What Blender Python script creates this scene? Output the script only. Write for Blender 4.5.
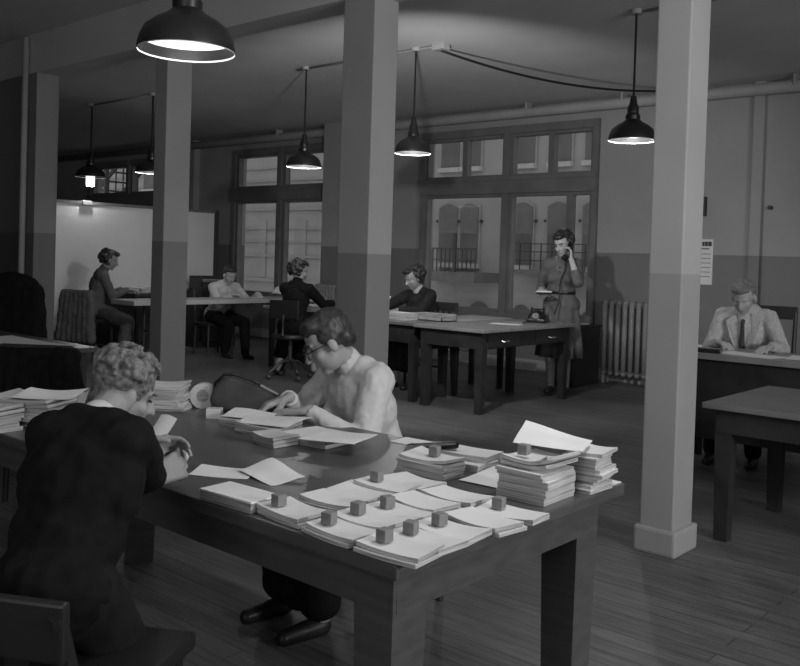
import bpy, bmesh, math, random
from mathutils import Vector as V, Matrix as M, noise
S = bpy.context.scene
C = S.collection
for o in list(bpy.data.objects): bpy.data.objects.remove(o)
PI = math.pi
# ------------------------------------------------------------------ camera
cd = bpy.data.cameras.new('camera'); cam = bpy.data.objects.new('camera', cd); C.objects.link(cam)
cd.sensor_width = 36; cd.lens = 892/800*36; cd.shift_y = -56.3/800; cd.clip_start = .05
cam.matrix_world = M.Translation((0, 0, 1.38)) @ M.Rotation(math.radians(41.2), 4, 'Z') @ M.Rotation(PI/2-.021, 4, 'X') @ M.Rotation(.031, 4, 'Z')
S.camera = cam
# ------------------------------------------------------------------ world, exposure, flashes and added fills
w = bpy.data.worlds.new('overcast_sky'); S.world = w; w.use_nodes = True
w.node_tree.nodes['Background'].inputs[0].default_value = (1, 1, 1, 1)
w.node_tree.nodes['Background'].inputs[1].default_value = .62
S.view_settings.view_transform = 'Standard'; S.view_settings.look = 'None'
S.view_settings.exposure = 0; S.view_settings.gamma = 1; S.view_settings.use_curve_mapping = False
def light(name, kind, loc, power, size=.2, target=None):
    d = bpy.data.lights.new(name, kind); d.energy = power
    o = bpy.data.objects.new(name, d); C.objects.link(o); o.location = loc
    if kind == 'AREA': d.size = size
    else: d.shadow_soft_size = size
    if target is not None: o.rotation_euler = (V(target)-V(loc)).to_track_quat('-Z', 'Y').to_euler()
    return o
light('flash_or_fill', 'POINT', (2.3, 2.2, 1.7), 100, .10)                   # flash held off to the right of the camera
light('flash_or_fill', 'AREA', (4.2, 2.8, 2.2), 122, .6, (-6, 5, 1.6))       # second flash further right
fl = light('column_flash', 'SPOT', (-3.93, 4.42, 2.35), 190, .05, (-7.8, 9.65, .5))  # flash bulb fixed behind the thick column
fl.data.spot_size = math.radians(112); fl.data.spot_blend = .5
light('added_paper_light', 'POINT', (-.95, 2.0, 2.12), 29, .1)            # unseen overhead light, added to brighten the papers on the table
light('flash_or_fill', 'AREA', (-.6, -1.6, 2.0), 24, 2.0, (-4, 5, 2.2))      # broad fill light added behind the camera, no flash there
# ------------------------------------------------------------------ materials
def mat(name, g, rough=.6, var=.08, scale=6, spec=.3, bump=0., stretch=None, metal=0, tint=(1, 1, 1)):
    m = bpy.data.materials.new(name); m.use_nodes = True; n = m.node_tree.nodes; l = m.node_tree.links
    b = n['Principled BSDF']; b.inputs['Roughness'].default_value = rough; b.inputs['Metallic'].default_value = metal
    b.inputs['Specular IOR Level'].default_value = spec
    tc = n.new('ShaderNodeTexCoord'); mp = n.new('ShaderNodeMapping'); nz = n.new('ShaderNodeTexNoise'); cr = n.new('ShaderNodeValToRGB')
    l.new(tc.outputs['Object'], mp.inputs[0]); l.new(mp.outputs[0], nz.inputs['Vector']); l.new(nz.outputs[0], cr.inputs[0])
    if stretch: mp.inputs['Scale'].default_value = stretch
    nz.inputs['Scale'].default_value = scale; nz.inputs['Detail'].default_value = 5
    a, c = g*(1-var), g*(1+var)
    cr.color_ramp.elements[0].position = .3; cr.color_ramp.elements[1].position = .7
    cr.color_ramp.elements[0].color = (a*tint[0], a*tint[1], a*tint[2], 1); cr.color_ramp.elements[1].color = (c*tint[0], c*tint[1], c*tint[2], 1)
    l.new(cr.outputs[0], b.inputs['Base Color'])
    if bump:
        bp = n.new('ShaderNodeBump'); bp.inputs['Strength'].default_value = bump; bp.inputs['Distance'].default_value = .02
        l.new(nz.outputs[0], bp.inputs['Height']); l.new(bp.outputs[0], b.inputs['Normal'])
    return m
def dado(name, hz, lo, hi, var=.05):
    """two-tone painted plaster: darker paint below height hz"""
    m = mat(name, hi, .55, var, 2.2, .25, .03); n = m.node_tree.nodes; l = m.node_tree.links
    b = n['Principled BSDF']; src = b.inputs['Base Color'].links[0].from_socket
    g = n.new('ShaderNodeNewGeometry'); sx = n.new('ShaderNodeSeparateXYZ'); l.new(g.outputs['Position'], sx.inputs[0])
    lt = n.new('ShaderNodeMath'); lt.operation = 'LESS_THAN'; l.new(sx.outputs['Z'], lt.inputs[0]); lt.inputs[1].default_value = hz
    mx = n.new('ShaderNodeMix'); mx.data_type = 'RGBA'; mx.blend_type = 'MULTIPLY'; k = lo/hi
    l.new(lt.outputs[0], mx.inputs['Factor']); l.new(src, mx.inputs[6]); mx.inputs[7].default_value = (k, k, k, 1)
    l.new(mx.outputs[2], b.inputs['Base Color'])
    return m
def planks(name, g, rough, width=.09, var=.3):
    m = mat(name, g, rough, var, 3, .35, .05, (1.2, 14, 1)); n = m.node_tree.nodes; l = m.node_tree.links
    b = n['Principled BSDF']; src = b.inputs['Base Color'].links[0].from_socket
    tc = n.new('ShaderNodeTexCoord'); br = n.new('ShaderNodeTexBrick'); l.new(tc.outputs['Object'], br.inputs['Vector'])
    br.inputs['Scale'].default_value = 1; br.inputs['Brick Width'].default_value = 2.4; br.inputs['Row Height'].default_value = width
    br.inputs['Mortar Size'].default_value = .004; br.inputs['Bias'].default_value = 0
    br.inputs['Color1'].default_value = (.82, .82, .82, 1); br.inputs['Color2'].default_value = (1.12, 1.12, 1.12, 1); br.inputs['Mortar'].default_value = (.55, .55, .55, 1)
    mx = n.new('ShaderNodeMix'); mx.data_type = 'RGBA'; mx.blend_type = 'MULTIPLY'; mx.inputs['Factor'].default_value = 1
    l.new(src, mx.inputs[6]); l.new(br.outputs['Color'], mx.inputs[7])
    # worn patches
    nz = n.new('ShaderNodeTexNoise'); nz.inputs['Scale'].default_value = .9; nz.inputs['Detail'].default_value = 4; l.new(tc.outputs['Object'], nz.inputs['Vector'])
    cr = n.new('ShaderNodeValToRGB'); l.new(nz.outputs[0], cr.inputs[0]); cr.color_ramp.elements[0].position = .35; cr.color_ramp.elements[1].position = .65
    cr.color_ramp.elements[0].color = (.75, .75, .75, 1); cr.color_ramp.elements[1].color = (1.25, 1.25, 1.25, 1)
    m2 = n.new('ShaderNodeMix'); m2.data_type = 'RGBA'; m2.blend_type = 'MULTIPLY'; m2.inputs['Factor'].default_value = 1
    l.new(mx.outputs[2], m2.inputs[6]); l.new(cr.outputs[0], m2.inputs[7]); l.new(m2.outputs[2], b.inputs['Base Color'])
    return m
def paper(name, g, lines=0):
    """paper whose stacked edges show fine page lines (along z) with side shade painted in"""
    m = mat(name, g, .75, .05, 9, .2); 
    if lines:
        n = m.node_tree.nodes; l = m.node_tree.links; b = n['Principled BSDF']; src = b.inputs['Base Color'].links[0].from_socket
        tc = n.new('ShaderNodeTexCoord'); mp = n.new('ShaderNodeMapping'); mp.inputs['Scale'].default_value = (6, 6, lines); nz = n.new('ShaderNodeTexNoise'); nz.inputs['Scale'].default_value = 1; nz.inputs['Detail'].default_value = 3
        l.new(tc.outputs['Object'], mp.inputs[0]); l.new(mp.outputs[0], nz.inputs['Vector'])
        g_ = n.new('ShaderNodeNewGeometry'); sx = n.new('ShaderNodeSeparateXYZ'); l.new(g_.outputs['Normal'], sx.inputs[0])
        ab = n.new('ShaderNodeMath'); ab.operation = 'ABSOLUTE'; l.new(sx.outputs['Z'], ab.inputs[0])
        lt = n.new('ShaderNodeMath'); lt.operation = 'LESS_THAN'; lt.inputs[1].default_value = .5; l.new(ab.outputs[0], lt.inputs[0])
        cr = n.new('ShaderNodeValToRGB'); l.new(nz.outputs[0], cr.inputs[0]); cr.color_ramp.elements[0].position = .35; cr.color_ramp.elements[1].position = .6
        cr.color_ramp.elements[0].color = (.38, .38, .38, 1); cr.color_ramp.elements[1].color = (.85, .85, .85, 1)  # upright sides: page lines, plus their shade darkened into the colour
        mx = n.new('ShaderNodeMix'); mx.data_type = 'RGBA'; mx.blend_type = 'MULTIPLY'
        l.new(lt.outputs[0], mx.inputs['Factor']); l.new(src, mx.inputs[6]); l.new(cr.outputs[0], mx.inputs[7]); l.new(mx.outputs[2], b.inputs['Base Color'])
    return m
def glassmat(name, refl=.06, g=1.):
    m = bpy.data.materials.new(name); m.use_nodes = True; n = m.node_tree.nodes; l = m.node_tree.links; n.clear()
    o = n.new('ShaderNodeOutputMaterial'); mx = n.new('ShaderNodeMixShader'); t = n.new('ShaderNodeBsdfTransparent'); gl = n.new('ShaderNodeBsdfGlossy')
    nz = n.new('ShaderNodeTexNoise'); nz.inputs['Scale'].default_value = 1.5; cr = n.new('ShaderNodeValToRGB'); l.new(nz.outputs[0], cr.inputs[0])
    cr.color_ramp.elements[0].color = (g*.88, g*.88, g*.88, 1); cr.color_ramp.elements[1].color = (g*.98, g*.98, g*.98, 1); l.new(cr.outputs[0], t.inputs[0])
    gl.inputs['Roughness'].default_value = .05; mx.inputs[0].default_value = refl
    l.new(t.outputs[0], mx.inputs[1]); l.new(gl.outputs[0], mx.inputs[2]); l.new(mx.outputs[0], o.inputs[0]); return m
def emit(name, s):
    m = mat(name, .8, .5); b = m.node_tree.nodes['Principled BSDF']
    b.inputs['Emission Color'].default_value = (1, .99, .98, 1); b.inputs['Emission Strength'].default_value = s; return m
X = dict(
 floor=planks('floor_boards', .11, .5), ceil=mat('ceiling_paint', .62, .8, .06, 1.2, .1), wall=dado('wall_paint', 1.52, .19, .34),
 frame=mat('window_frame_paint', .17, .5, .15, 4), darkframe=mat('dark_edge', .05, .5),
 table=mat('table_wood', .08, .32, .2, 3, .5, .02, (1.2, 4, 14)), tablelight=mat('pale_table', .40, .5, .08), darkwood=mat('dark_wood', .028, .45, .3, 4, .35, .0, (2, 12, 2)),
 midwood=mat('worn_table_top', .25, .35, .2, 2.5, .45, 0, (1.5, 9, 2)), oldwood=mat('grey_table_top', .16, .5, .15, 3, .3),
 paper=paper('paper_white', .74), stack=paper('paper_stack', .68, 260), oldpaper=paper('paper_grey', .5, 200), cube=mat('cube_wood', .20, .6, .15, 40),
 black=mat('black_cloth', .009, .9, .3, 30, .1), navy=mat('dark_jacket', .024, .85, .3, 25, .15), skin=mat('skin', .31, .5, .05, 10, .3), skinboy=mat('skin_boy', .27, .5, .05, 10, .3), skinpale=mat('skin_pale', .42, .5, .05, 10, .3),  # three skin tones, the last one paler
 curly=mat('fair_curly_hair', .12, .5, .7, 60, .4, .4), greyhair=mat('grey_hair', .2, .5, .4, 50, .4, .3), brown=mat('dark_hair', .028, .45, .5, 40, .5, .3), white=mat('white_cloth', .52, .9, .06, 45, .08, .1),
 greycl=mat('grey_cloth', .115, .9, .15, 18, .1, .1), suit=mat('pale_tweed', .52, .9, .18, 60, .1, .08), tie=mat('dark_tie', .06, .7), dress=mat('dark_dress', .12, .85, .2, 14, .15),
 trous=mat('trousers', .013, .9, .2, 20, .1), shoe=mat('shoe_leather', .02, .4, .2, 8, .4), metal=mat('worn_metal', .35, .35, .1, 5, .5, 0, None, .8), iron=mat('radiator_paint', .24, .45, .12, 8, .4),
 lampout=mat('lamp_enamel_black', .015, .35, .2, 4, .5), lampin=mat('lamp_enamel_white', .8, .4), pipe=mat('pipe_paint', .36, .6, .08, 3), board=mat('board_white', .7, .7, .05, 1.3),
 bag=mat('bag_leather', .045, .45, .3, 12, .4, .15), plastic=mat('black_bakelite', .012, .25, .1, 3, .6), tape=mat('tape_pale', .55, .5), glass=glassmat('window_glass', .07), lens=glassmat('lens_glass', .1),
 facade=mat('facade_stucco', .46, .9, .1, .8, .1), sill=mat('stone_sill', .62, .8), facade2=mat('facade_surround', .42, .9, .08, 1.5), extglass=mat('outside_pane', .17, .4, .25, 1.2), blind=mat('outside_blind', .22, .7, .1), railing=mat('iron_railing', .08, .6), ground=mat('yard_ground', .2, .9),
 bulb=emit('bulb_glow', 1.1), glow=emit('lamp_bowl_lit', .33), cordm=mat('cable_black', .012, .6), mug=mat('cream_china', .6, .35))
# ------------------------------------------------------------------ mesh helpers
class MB:
    def __init__(s): s.b = bmesh.new()
    def box(s, c, size, rz=0, bev=0, R=None):
        g = bmesh.ops.create_cube(s.b, size=1)
        m = M.Translation(c) @ (R.to_4x4() if R is not None else M.Rotation(rz, 4, 'Z')) @ M.Diagonal((*size, 1))
        bmesh.ops.transform(s.b, matrix=m, verts=g['verts'])
        if bev:
            es = list({e for v in g['verts'] for e in v.link_edges})
            bmesh.ops.bevel(s.b, geom=es, offset=bev, segments=2, affect='EDGES', profile=.6)
        return s
    def bb(s, x0, x1, y0, y1, z0, z1, bev=0): return s.box(((x0+x1)/2, (y0+y1)/2, (z0+z1)/2), (abs(x1-x0), abs(y1-y0), abs(z1-z0)), 0, bev)
    def cyl(s, a, b, r, r2=None, n=14):
        a, b = V(a), V(b); d = b-a; L = d.length
        if L < 1e-6: return s
        g = bmesh.ops.create_cone(s.b, cap_ends=True, segments=n, radius1=r, radius2=r if r2 is None else r2, depth=L)
        bmesh.ops.transform(s.b, matrix=M.Translation((a+b)/2) @ d.to_track_quat('Z', 'Y').to_matrix().to_4x4(), verts=g['verts']); return s
    def ell(s, c, r, R=None, n=16):
        g = bmesh.ops.create_uvsphere(s.b, u_segments=n, v_segments=max(6, n*2//3), radius=1)
        if not hasattr(r, '__len__'): r = (r, r, r)
        bmesh.ops.transform(s.b, matrix=M.Translation(c) @ (R.to_4x4() if R is not None else M.Identity(4)) @ M.Diagonal((*r, 1)), verts=g['verts']); return s
    def cap(s, a, b, ra, rb, n=12):
        s.ell(a, ra, None, n); s.ell(b, rb, None, n); return s.cyl(a, b, ra*.995, rb*.995, n)
    def tube(s, pts, r, n=8):
        pts = [V(p) for p in pts]; rings = []
        for i, p in enumerate(pts):
            t = (pts[min(i+1, len(pts)-1)]-pts[max(i-1, 0)]).normalized(); q = t.to_track_quat('Z', 'Y')
            rr = r[i] if hasattr(r, '__len__') else r
            rings.append([s.b.verts.new(p + q @ V((rr*math.cos(2*PI*k/n), rr*math.sin(2*PI*k/n), 0))) for k in range(n)])
        for A, B in zip(rings, rings[1:]):
            for k in range(n): s.b.faces.new((A[k], A[(k+1) % n], B[(k+1) % n], B[k]))
        s.b.faces.new(rings[0][::-1]); s.b.faces.new(rings[-1]); return s
    def lathe(s, prof, c=(0, 0, 0), n=32, closed=False):
        c = V(c); rings = []
        for r, z in prof: rings.append([s.b.verts.new(c+V((max(r, 1e-4)*math.cos(2*PI*k/n), max(r, 1e-4)*math.sin(2*PI*k/n), z))) for k in range(n)])
        prs = list(zip(rings, rings[1:])) + ([(rings[-1], rings[0])] if closed else [])
        for A, B in prs:
            for k in range(n): s.b.faces.new((A[k], A[(k+1) % n], B[(k+1) % n], B[k]))
        if not closed: s.b.faces.new(rings[0][::-1]); s.b.faces.new(rings[-1])
        return s
    def prism(s, pts, y0, y1):           # outline in x,z extruded along y
        A = [s.b.verts.new((p[0], y0, p[1])) for p in pts]; B = [s.b.verts.new((p[0], y1, p[1])) for p in pts]; n = len(pts)
        s.b.faces.new(A); s.b.faces.new(B[::-1])
        for k in range(n): s.b.faces.new((A[k], B[k], B[(k+1) % n], A[(k+1) % n]))
        return s
    def slab(s, f, nx, ny, th):          # f(u,v)->top point ; th thickness downward
        T = [[s.b.verts.new(V(f(i/nx, j/ny))) for j in range(ny+1)] for i in range(nx+1)]
        B = [[s.b.verts.new(V(f(i/nx, j/ny))-V((0, 0, th(i/nx, j/ny) if callable(th) else th))) for j in range(ny+1)] for i in range(nx+1)]
        for i in range(nx):
            for j in range(ny):
                s.b.faces.new((T[i][j], T[i+1][j], T[i+1][j+1], T[i][j+1])); s.b.faces.new((B[i][j], B[i][j+1], B[i+1][j+1], B[i+1][j]))
        for i in range(nx):
            s.b.faces.new((T[i][0], B[i][0], B[i+1][0], T[i+1][0])); s.b.faces.new((T[i][ny], T[i+1][ny], B[i+1][ny], B[i][ny]))
        for j in range(ny):
            s.b.faces.new((T[0][j], T[0][j+1], B[0][j+1], B[0][j])); s.b.faces.new((T[nx][j], B[nx][j], B[nx][j+1], T[nx][j+1]))
        return s
    def xf(s, m): bmesh.ops.transform(s.b, matrix=m, verts=s.b.verts); return s
    def mesh(s, name):
        bmesh.ops.recalc_face_normals(s.b, faces=s.b.faces); me = bpy.data.meshes.new(name); s.b.to_mesh(me); s.b.free(); return me
    def build(s, name, m, parent=None, loc=None, rz=0, smooth=False, label=None):
        me = s.mesh(name); o = bpy.data.objects.new(name, me); C.objects.link(o); me.materials.append(m)
        if smooth: me.shade_smooth() if smooth is True else me.set_sharp_from_angle(angle=smooth)
        if parent: o.parent = parent
        if loc is not None: o.location = loc
        if rz: o.rotation_euler = (0, 0, rz)
        if label: o['label'] = label
        return o
def smooth_by(o, ang=.6):
    me = o.data; me.shade_smooth(); me.set_sharp_from_angle(angle=ang); return o
def tag(o, label, cat, group=None, kind=None):
    o['label'] = label; o['category'] = cat
    if group: o['group'] = group
    if kind: o['kind'] = kind
    return o
def struct(o, label, cat): return tag(o, label, cat, None, 'structure')
def empty(name, loc, label, cat, group=None, rz=0):
    o = bpy.data.objects.new(name, None); C.objects.link(o); o.location = loc; o.rotation_euler = (0, 0, rz); o.empty_display_size = .1
    return tag(o, label, cat, group)
def dup(o, parent=None):
    c = o.copy(); C.objects.link(c)
    if parent: c.parent = parent
    for ch in [x for x in bpy.data.objects if x.parent == o]: dup(ch, c)
    return c
def organic(bm_, name, m, parent, vox, it=4, disp=0, dscale=.05, label=None):
    """union of overlapping closed shapes -> one continuous skin"""
    me = bm_.mesh(name); o = bpy.data.objects.new(name, me); C.objects.link(o)
    r = o.modifiers.new('r', 'REMESH'); r.mode = 'VOXEL'; r.voxel_size = vox; r.use_smooth_shade = True
    if it: sm = o.modifiers.new('s', 'SMOOTH'); sm.factor = .5; sm.iterations = it
    if disp:
        t = bpy.data.textures.new('n', 'CLOUDS'); t.noise_scale = dscale; t.noise_depth = 2
        d = o.modifiers.new('d', 'DISPLACE'); d.texture = t; d.strength = disp; d.mid_level = .5; d.texture_coords = 'LOCAL'
    bpy.context.view_layer.update()
    nm = bpy.data.meshes.new_from_object(o.evaluated_get(bpy.context.evaluated_depsgraph_get()))
    o.modifiers.clear(); o.data = nm; bpy.data.meshes.remove(me); nm.name = name; nm.materials.clear(); nm.materials.append(m)
    nm.shade_smooth()
    if parent: o.parent = parent
    if label: o['label'] = label
    return o
# ------------------------------------------------------------------ room shell
H = 3.36; YW = 9.65; XL = -20.; XR = 6.; YF = -3.2
struct(MB().bb(XL, XR, YF, YW+.25, -.2, 0).build('floor', X['floor']), 'dark worn wooden plank floor of the office', 'floor')
struct(MB().bb(XL, XR, YF, YW+.25, H, H+.2).build('ceiling', X['ceil']), 'plain painted plaster ceiling', 'ceiling')
struct(MB().bb(XL-.2, XL, YF, YW+.25, 0, H).build('wall_left', X['wall']), 'far left wall in the dark end of the office', 'wall')
struct(MB().bb(XR, XR+.2, YF, YW+.25, 0, H).build('wall_right', X['wall']), 'two-tone painted side wall beyond the right of the view', 'wall')
struct(MB().bb(XL, XR, YF-.2, YF, 0, H).build('wall_front', X['wall']), 'two-tone painted wall behind the photographer', 'wall')
WIN = [(-8.07, -5.31), (-12.28, -9.9), (-17.0, -14.1)]; ZS, ZT = .66, 3.13
wb = MB(); xs = [XL]+[v for a in sorted(WIN) for v in a]+[XR]
for i in range(0, len(xs), 2): wb.bb(xs[i], xs[i+1], YW, YW+.25, 0, H)
for a, b in WIN: wb.bb(a, b, YW, YW+.25, 0, ZS); wb.bb(a, b, YW, YW+.25, ZT, H)
struct(wb.build('wall_back', X['wall']), 'long window wall painted dark below and pale above', 'wall')
struct(MB().bb(-9.76, -9.2, YW-.33, YW, 0, H).build('wall_pier', X['wall']), 'flat pier standing out between the two tall windows', 'wall')
struct(MB().bb(-13.55, -13.3, YW-.12, YW, 0, H).build('wall_pier', X['wall']), 'narrow pier left of the far tall window', 'wall')
struct(MB().bb(-3.47, -3.36, YW-.07, YW, 0, H).build('wall_pier', X['wall']), 'shallow flat pier on the bare wall above the suited man', 'wall')
struct(MB().bb(XL, XR, YW-.022, YW, 0, .14).build('baseboard_back', X['pipe']), 'baseboard along the foot of the window wall', 'baseboard')
struct(MB().bb(XL, XR, 4.0, 4.24, 3.0, H).build('ceiling_beam', X['ceil']), 'ceiling beam running across the tops of the columns', 'beam')
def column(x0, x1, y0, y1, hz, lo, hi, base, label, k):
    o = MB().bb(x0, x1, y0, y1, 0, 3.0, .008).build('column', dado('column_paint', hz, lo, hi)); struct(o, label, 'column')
    if base: MB().bb(x0-.022, x1+.022, y0-.022, y1+.022, 0, .125, .014).build('plinth', X['colbase'], o)
X['colbase'] = mat('plinth_paint', .36, .5, .05)
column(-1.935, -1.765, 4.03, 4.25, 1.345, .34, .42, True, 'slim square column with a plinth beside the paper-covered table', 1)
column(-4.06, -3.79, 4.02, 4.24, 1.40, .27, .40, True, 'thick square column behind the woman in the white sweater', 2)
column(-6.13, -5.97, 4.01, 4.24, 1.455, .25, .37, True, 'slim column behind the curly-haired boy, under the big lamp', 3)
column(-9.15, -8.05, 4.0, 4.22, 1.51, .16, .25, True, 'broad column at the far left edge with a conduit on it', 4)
tag(MB().tube([(-8.20, 3.96, .3), (-8.20, 3.96, 3.33)], .03).build('conduit', X['pipe'], smooth=True), 'vertical pale conduit running up the broad far left column', 'pipe')
# windows -----------------------------------------------------------
def extra_sash(o, p, q, z0, z1, t=.04):
    y0, y1 = YW-.02, YW+.08
    MB().bb(p, p+t, y0, y1, z0, z1).bb(q-t, q, y0, y1, z0, z1).bb(p+t, q-t, y0+.001, y1-.001, z0, z0+t).bb(p+t, q-t, y0+.001, y1-.001, z1-t, z1).build('sash_frame', X['frame'], o)
    MB().bb(p+t*.5, q-t*.5, YW+.045, YW+.051, z0+t*.5, z1-t*.5).build('glass_pane', X['glass'], o)
def window(idx, a, b, mull, upper, lower, label):
    f = MB(); y0, y1 = YW-.05, YW+.12
    f.bb(a, a+.07, y0-.003, y1, ZS, ZT-.001); f.bb(b-.07, b, y0-.003, y1, ZS, ZT-.001); f.bb(a+.001, b-.001, y0-.006, y1-.002, ZT-.1, ZT); f.bb(a, b, y0-.05, y1, ZS-.06, ZS+.05)
    f.bb(a+.002, b-.002, y0-.03, y1-.003, 2.26, 2.45); f.bb(a+.003, b-.003, y0-.05, y1-.005, 2.43, 2.47)
    f.bb(mull-.045, mull+.045, y0-.015, y1-.004, ZS+.002, ZT-.002)
    o = struct(f.build('window_%d' % idx, X['frame']), label, 'window')
    for lst, z0, z1 in ((upper, 2.47, ZT-.1), (lower, ZS+.05, 2.26)):
        for p, q in zip(lst, lst[1:]): extra_sash(o, p, q, z0, z1)
    return o
window(1, *WIN[0], -6.63, [-8.0, -7.33, -6.675], [-8.0, -6.675], 'large window of tall panes behind the telephoning woman')
w1 = bpy.data.objects['window_1']
for p, q in ((-6.585, -5.98), (-5.98, -5.38)): extra_sash(w1, p, q, 2.47, ZT-.1)
for p, q in ((-6.585, -5.70), (-5.70, -5.38)): extra_sash(w1, p, q, ZS+.05, 2.26, .04)
window(2, *WIN[1], -11.06, [-12.19, -11.13], [-12.19, -11.13], 'tall dark-framed window behind the man in the white shirt')
w2 = bpy.data.objects['window_2']
extra_sash(w2, -10.99, -9.99, 2.47, ZT-.1); extra_sash(w2, -10.99, -9.99, ZS+.05, 2.26)
window(3, *WIN[2], -15.55, [-16.91, -15.62], [-16.91, -15.62], 'far window with an outside staircase showing above the white board')
w3 = bpy.data.objects['window_3']
extra_sash(w3, -15.48, -14.19, 2.47, ZT-.1); extra_sash(w3, -15.48, -14.19, ZS+.05, 2.26)
# pipe along the wall, cables -----------------------------------------
t = tag(MB().tube([(XL, 9.42, 3.245), (-10, 9.42, 3.245), (-5, 9.42, 3.245), (1, 9.42, 3.245)], .062, 16).build('heating_pipe', X['pipe'], smooth=True), 'thick pale heating pipe running along the top of the window wall', 'pipe')
for x in (-13.5, -10.9, -6.2, -4.9, -3.9, -3.0): MB().bb(x-.012, x+.012, 9.355, 9.485, 3.235, H).build('pipe_hanger', X['pipe'], t)
MB().lathe([(.07, 0), (.07, .05), (.062, .05), (.062, 0)], n=16, closed=True).xf(M.Translation((-2.92, 9.42, 3.245)) @ M.Rotation(PI/2, 4, 'Y')).build('pipe_coupling', X['pipe'], t, smooth=True)
tag(MB().tube([(-7.14, 6.4, H-.02), (-5.3, 6.4, H-.02), (-5.2, 6.4, H-.02)], .013).build('ceiling_conduit', X['pipe'], smooth=True), 'thin pale conduit on the ceiling joining the two middle lamps', 'conduit')
tag(MB().tube([(-3.25, 6.4, H-.02), (0, 6.4, H-.02)], .013).build('ceiling_conduit', X['pipe'], smooth=True), 'thin pale conduit on the ceiling running right from the rightmost lamp', 'conduit')
tag(MB().tube([(-11.3, 6.4, H-.02), (-9.4, 6.4, H-.02)], .013).build('ceiling_conduit', X['pipe'], smooth=True), 'thin conduit on the dark ceiling above the white board', 'conduit')
pts = []
for i in range(25):
    t_ = i/24; a, b = V((-5.2, 6.42, 3.30)), V((-4.02, 9.33, 3.30)); p = a.lerp(b, t_); p.z -= .16*4*t_*(1-t_)*.9; pts.append(p)
tag(MB().tube(pts, .012, 6).build('sagging_cable', X['cordm'], smooth=True), 'black cable sagging from the ceiling conduit to the right', 'cable')
tag(MB().bb(-5.27, -5.13, 6.36, 6.46, H-.06, H, .008).build('junction_box', X['pipe']), 'pale junction box on the ceiling where the black cable starts', 'junction box')
# lamps ---------------------------------------------------------------
def lamp(x, y, zr, dia, label, lit, bulb=False, power=0):
    r = dia/2; o = empty('pendant_lamp', (x, y, zr), label, 'lamp', 'hanging dome lamps')
    prof = [(r, 0), (r*1.0, .012), (r*.95, .05), (r*.86, .085), (r*.66, .115), (r*.42, .14), (r*.30, .16), (r*.28, .16), (r*.40, .13), (r*.64, .105), (r*.83, .077), (r*.92, .045), (r*.965, .004)]
    MB().lathe(prof, n=40, closed=True).build('lamp_shade', X['lampout'], o, smooth=.7)
    bmi = MB(); n = 40; rings = []
    pin = [(r*.99, .002), (r*.93, .046), (r*.83, .078), (r*.62, .104), (r*.36, .128), (.02, .135)]
    for rr, z in pin: rings.append([bmi.b.verts.new((rr*math.cos(2*PI*k/n), rr*math.sin(2*PI*k/n), z-.006)) for k in range(n)])
    for A, B in zip(rings, rings[1:]):
        for k in range(n): bmi.b.faces.new((A[k], B[k], B[(k+1) % n], A[(k+1) % n]))
    bmi.b.faces.new(rings[-1])
    bmi.build('white_lining', X['lampin'], o, smooth=True, label='white enamel inside of the shade')
    MB().lathe([(r*.30, .155), (r*.31, .19), (r*.24, .21), (r*.25, .25), (r*.17, .28), (r*.12, .34), (.008, .345)], n=20).build('lamp_socket', X['lampout'], o, smooth=.6)
    MB().tube([(0, 0, .33), (0, 0, H-zr-.03)], .009 if dia < .375 else .014, 8).build('cord', X['cordm'], o)
    MB().lathe([(.045, H-zr-.035), (.05, H-zr-.002)], n=16).build('ceiling_rose', X['pipe'], o)
    if bulb: MB().lathe([(.055, -.13), (.06, -.1), (.06, .02), (.05, .05)], n=16).build('bulb', X['bulb'], o, smooth=.7)
    else: MB().ell((0, 0, .095), (.025, .025, .03)).build('bulb', X['bulb'], o, smooth=True)
    if power:
        d = bpy.data.lights.new('lamp_light', 'POINT'); d.energy = power; d.shadow_soft_size = .02
        l = bpy.data.objects.new('lamp_light', d); C.objects.link(l); l.parent = o; l.location = (0, 0, -.14 if bulb else .035)
    return o
lamp(-2.93, 2.05, 2.155, .375, 'large black dome lamp hanging nearest, above the paper-covered table', True, False, 2.2)
lamp(-7.0, 6.4, 2.31, .37, 'black dome lamp hanging in front of the far tall window', True, False, 13)
lamp(-5.49, 6.4, 2.37, .345, 'black dome lamp hanging just right of the thick column', True, False, 13)
lamp(-3.25, 6.4, 2.35, .365, 'black dome lamp hanging just left of the slim plinthed column', True, False, 13)
lamp(-11.3, 6.4, 2.36, .40, 'small dome lamp with a long white bulb over the white board', True, True, 9)
lamp(-9.83, 6.4, 2.36, .40, 'small dome lamp half hidden by the slim column at its left', True, False, 8)
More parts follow.
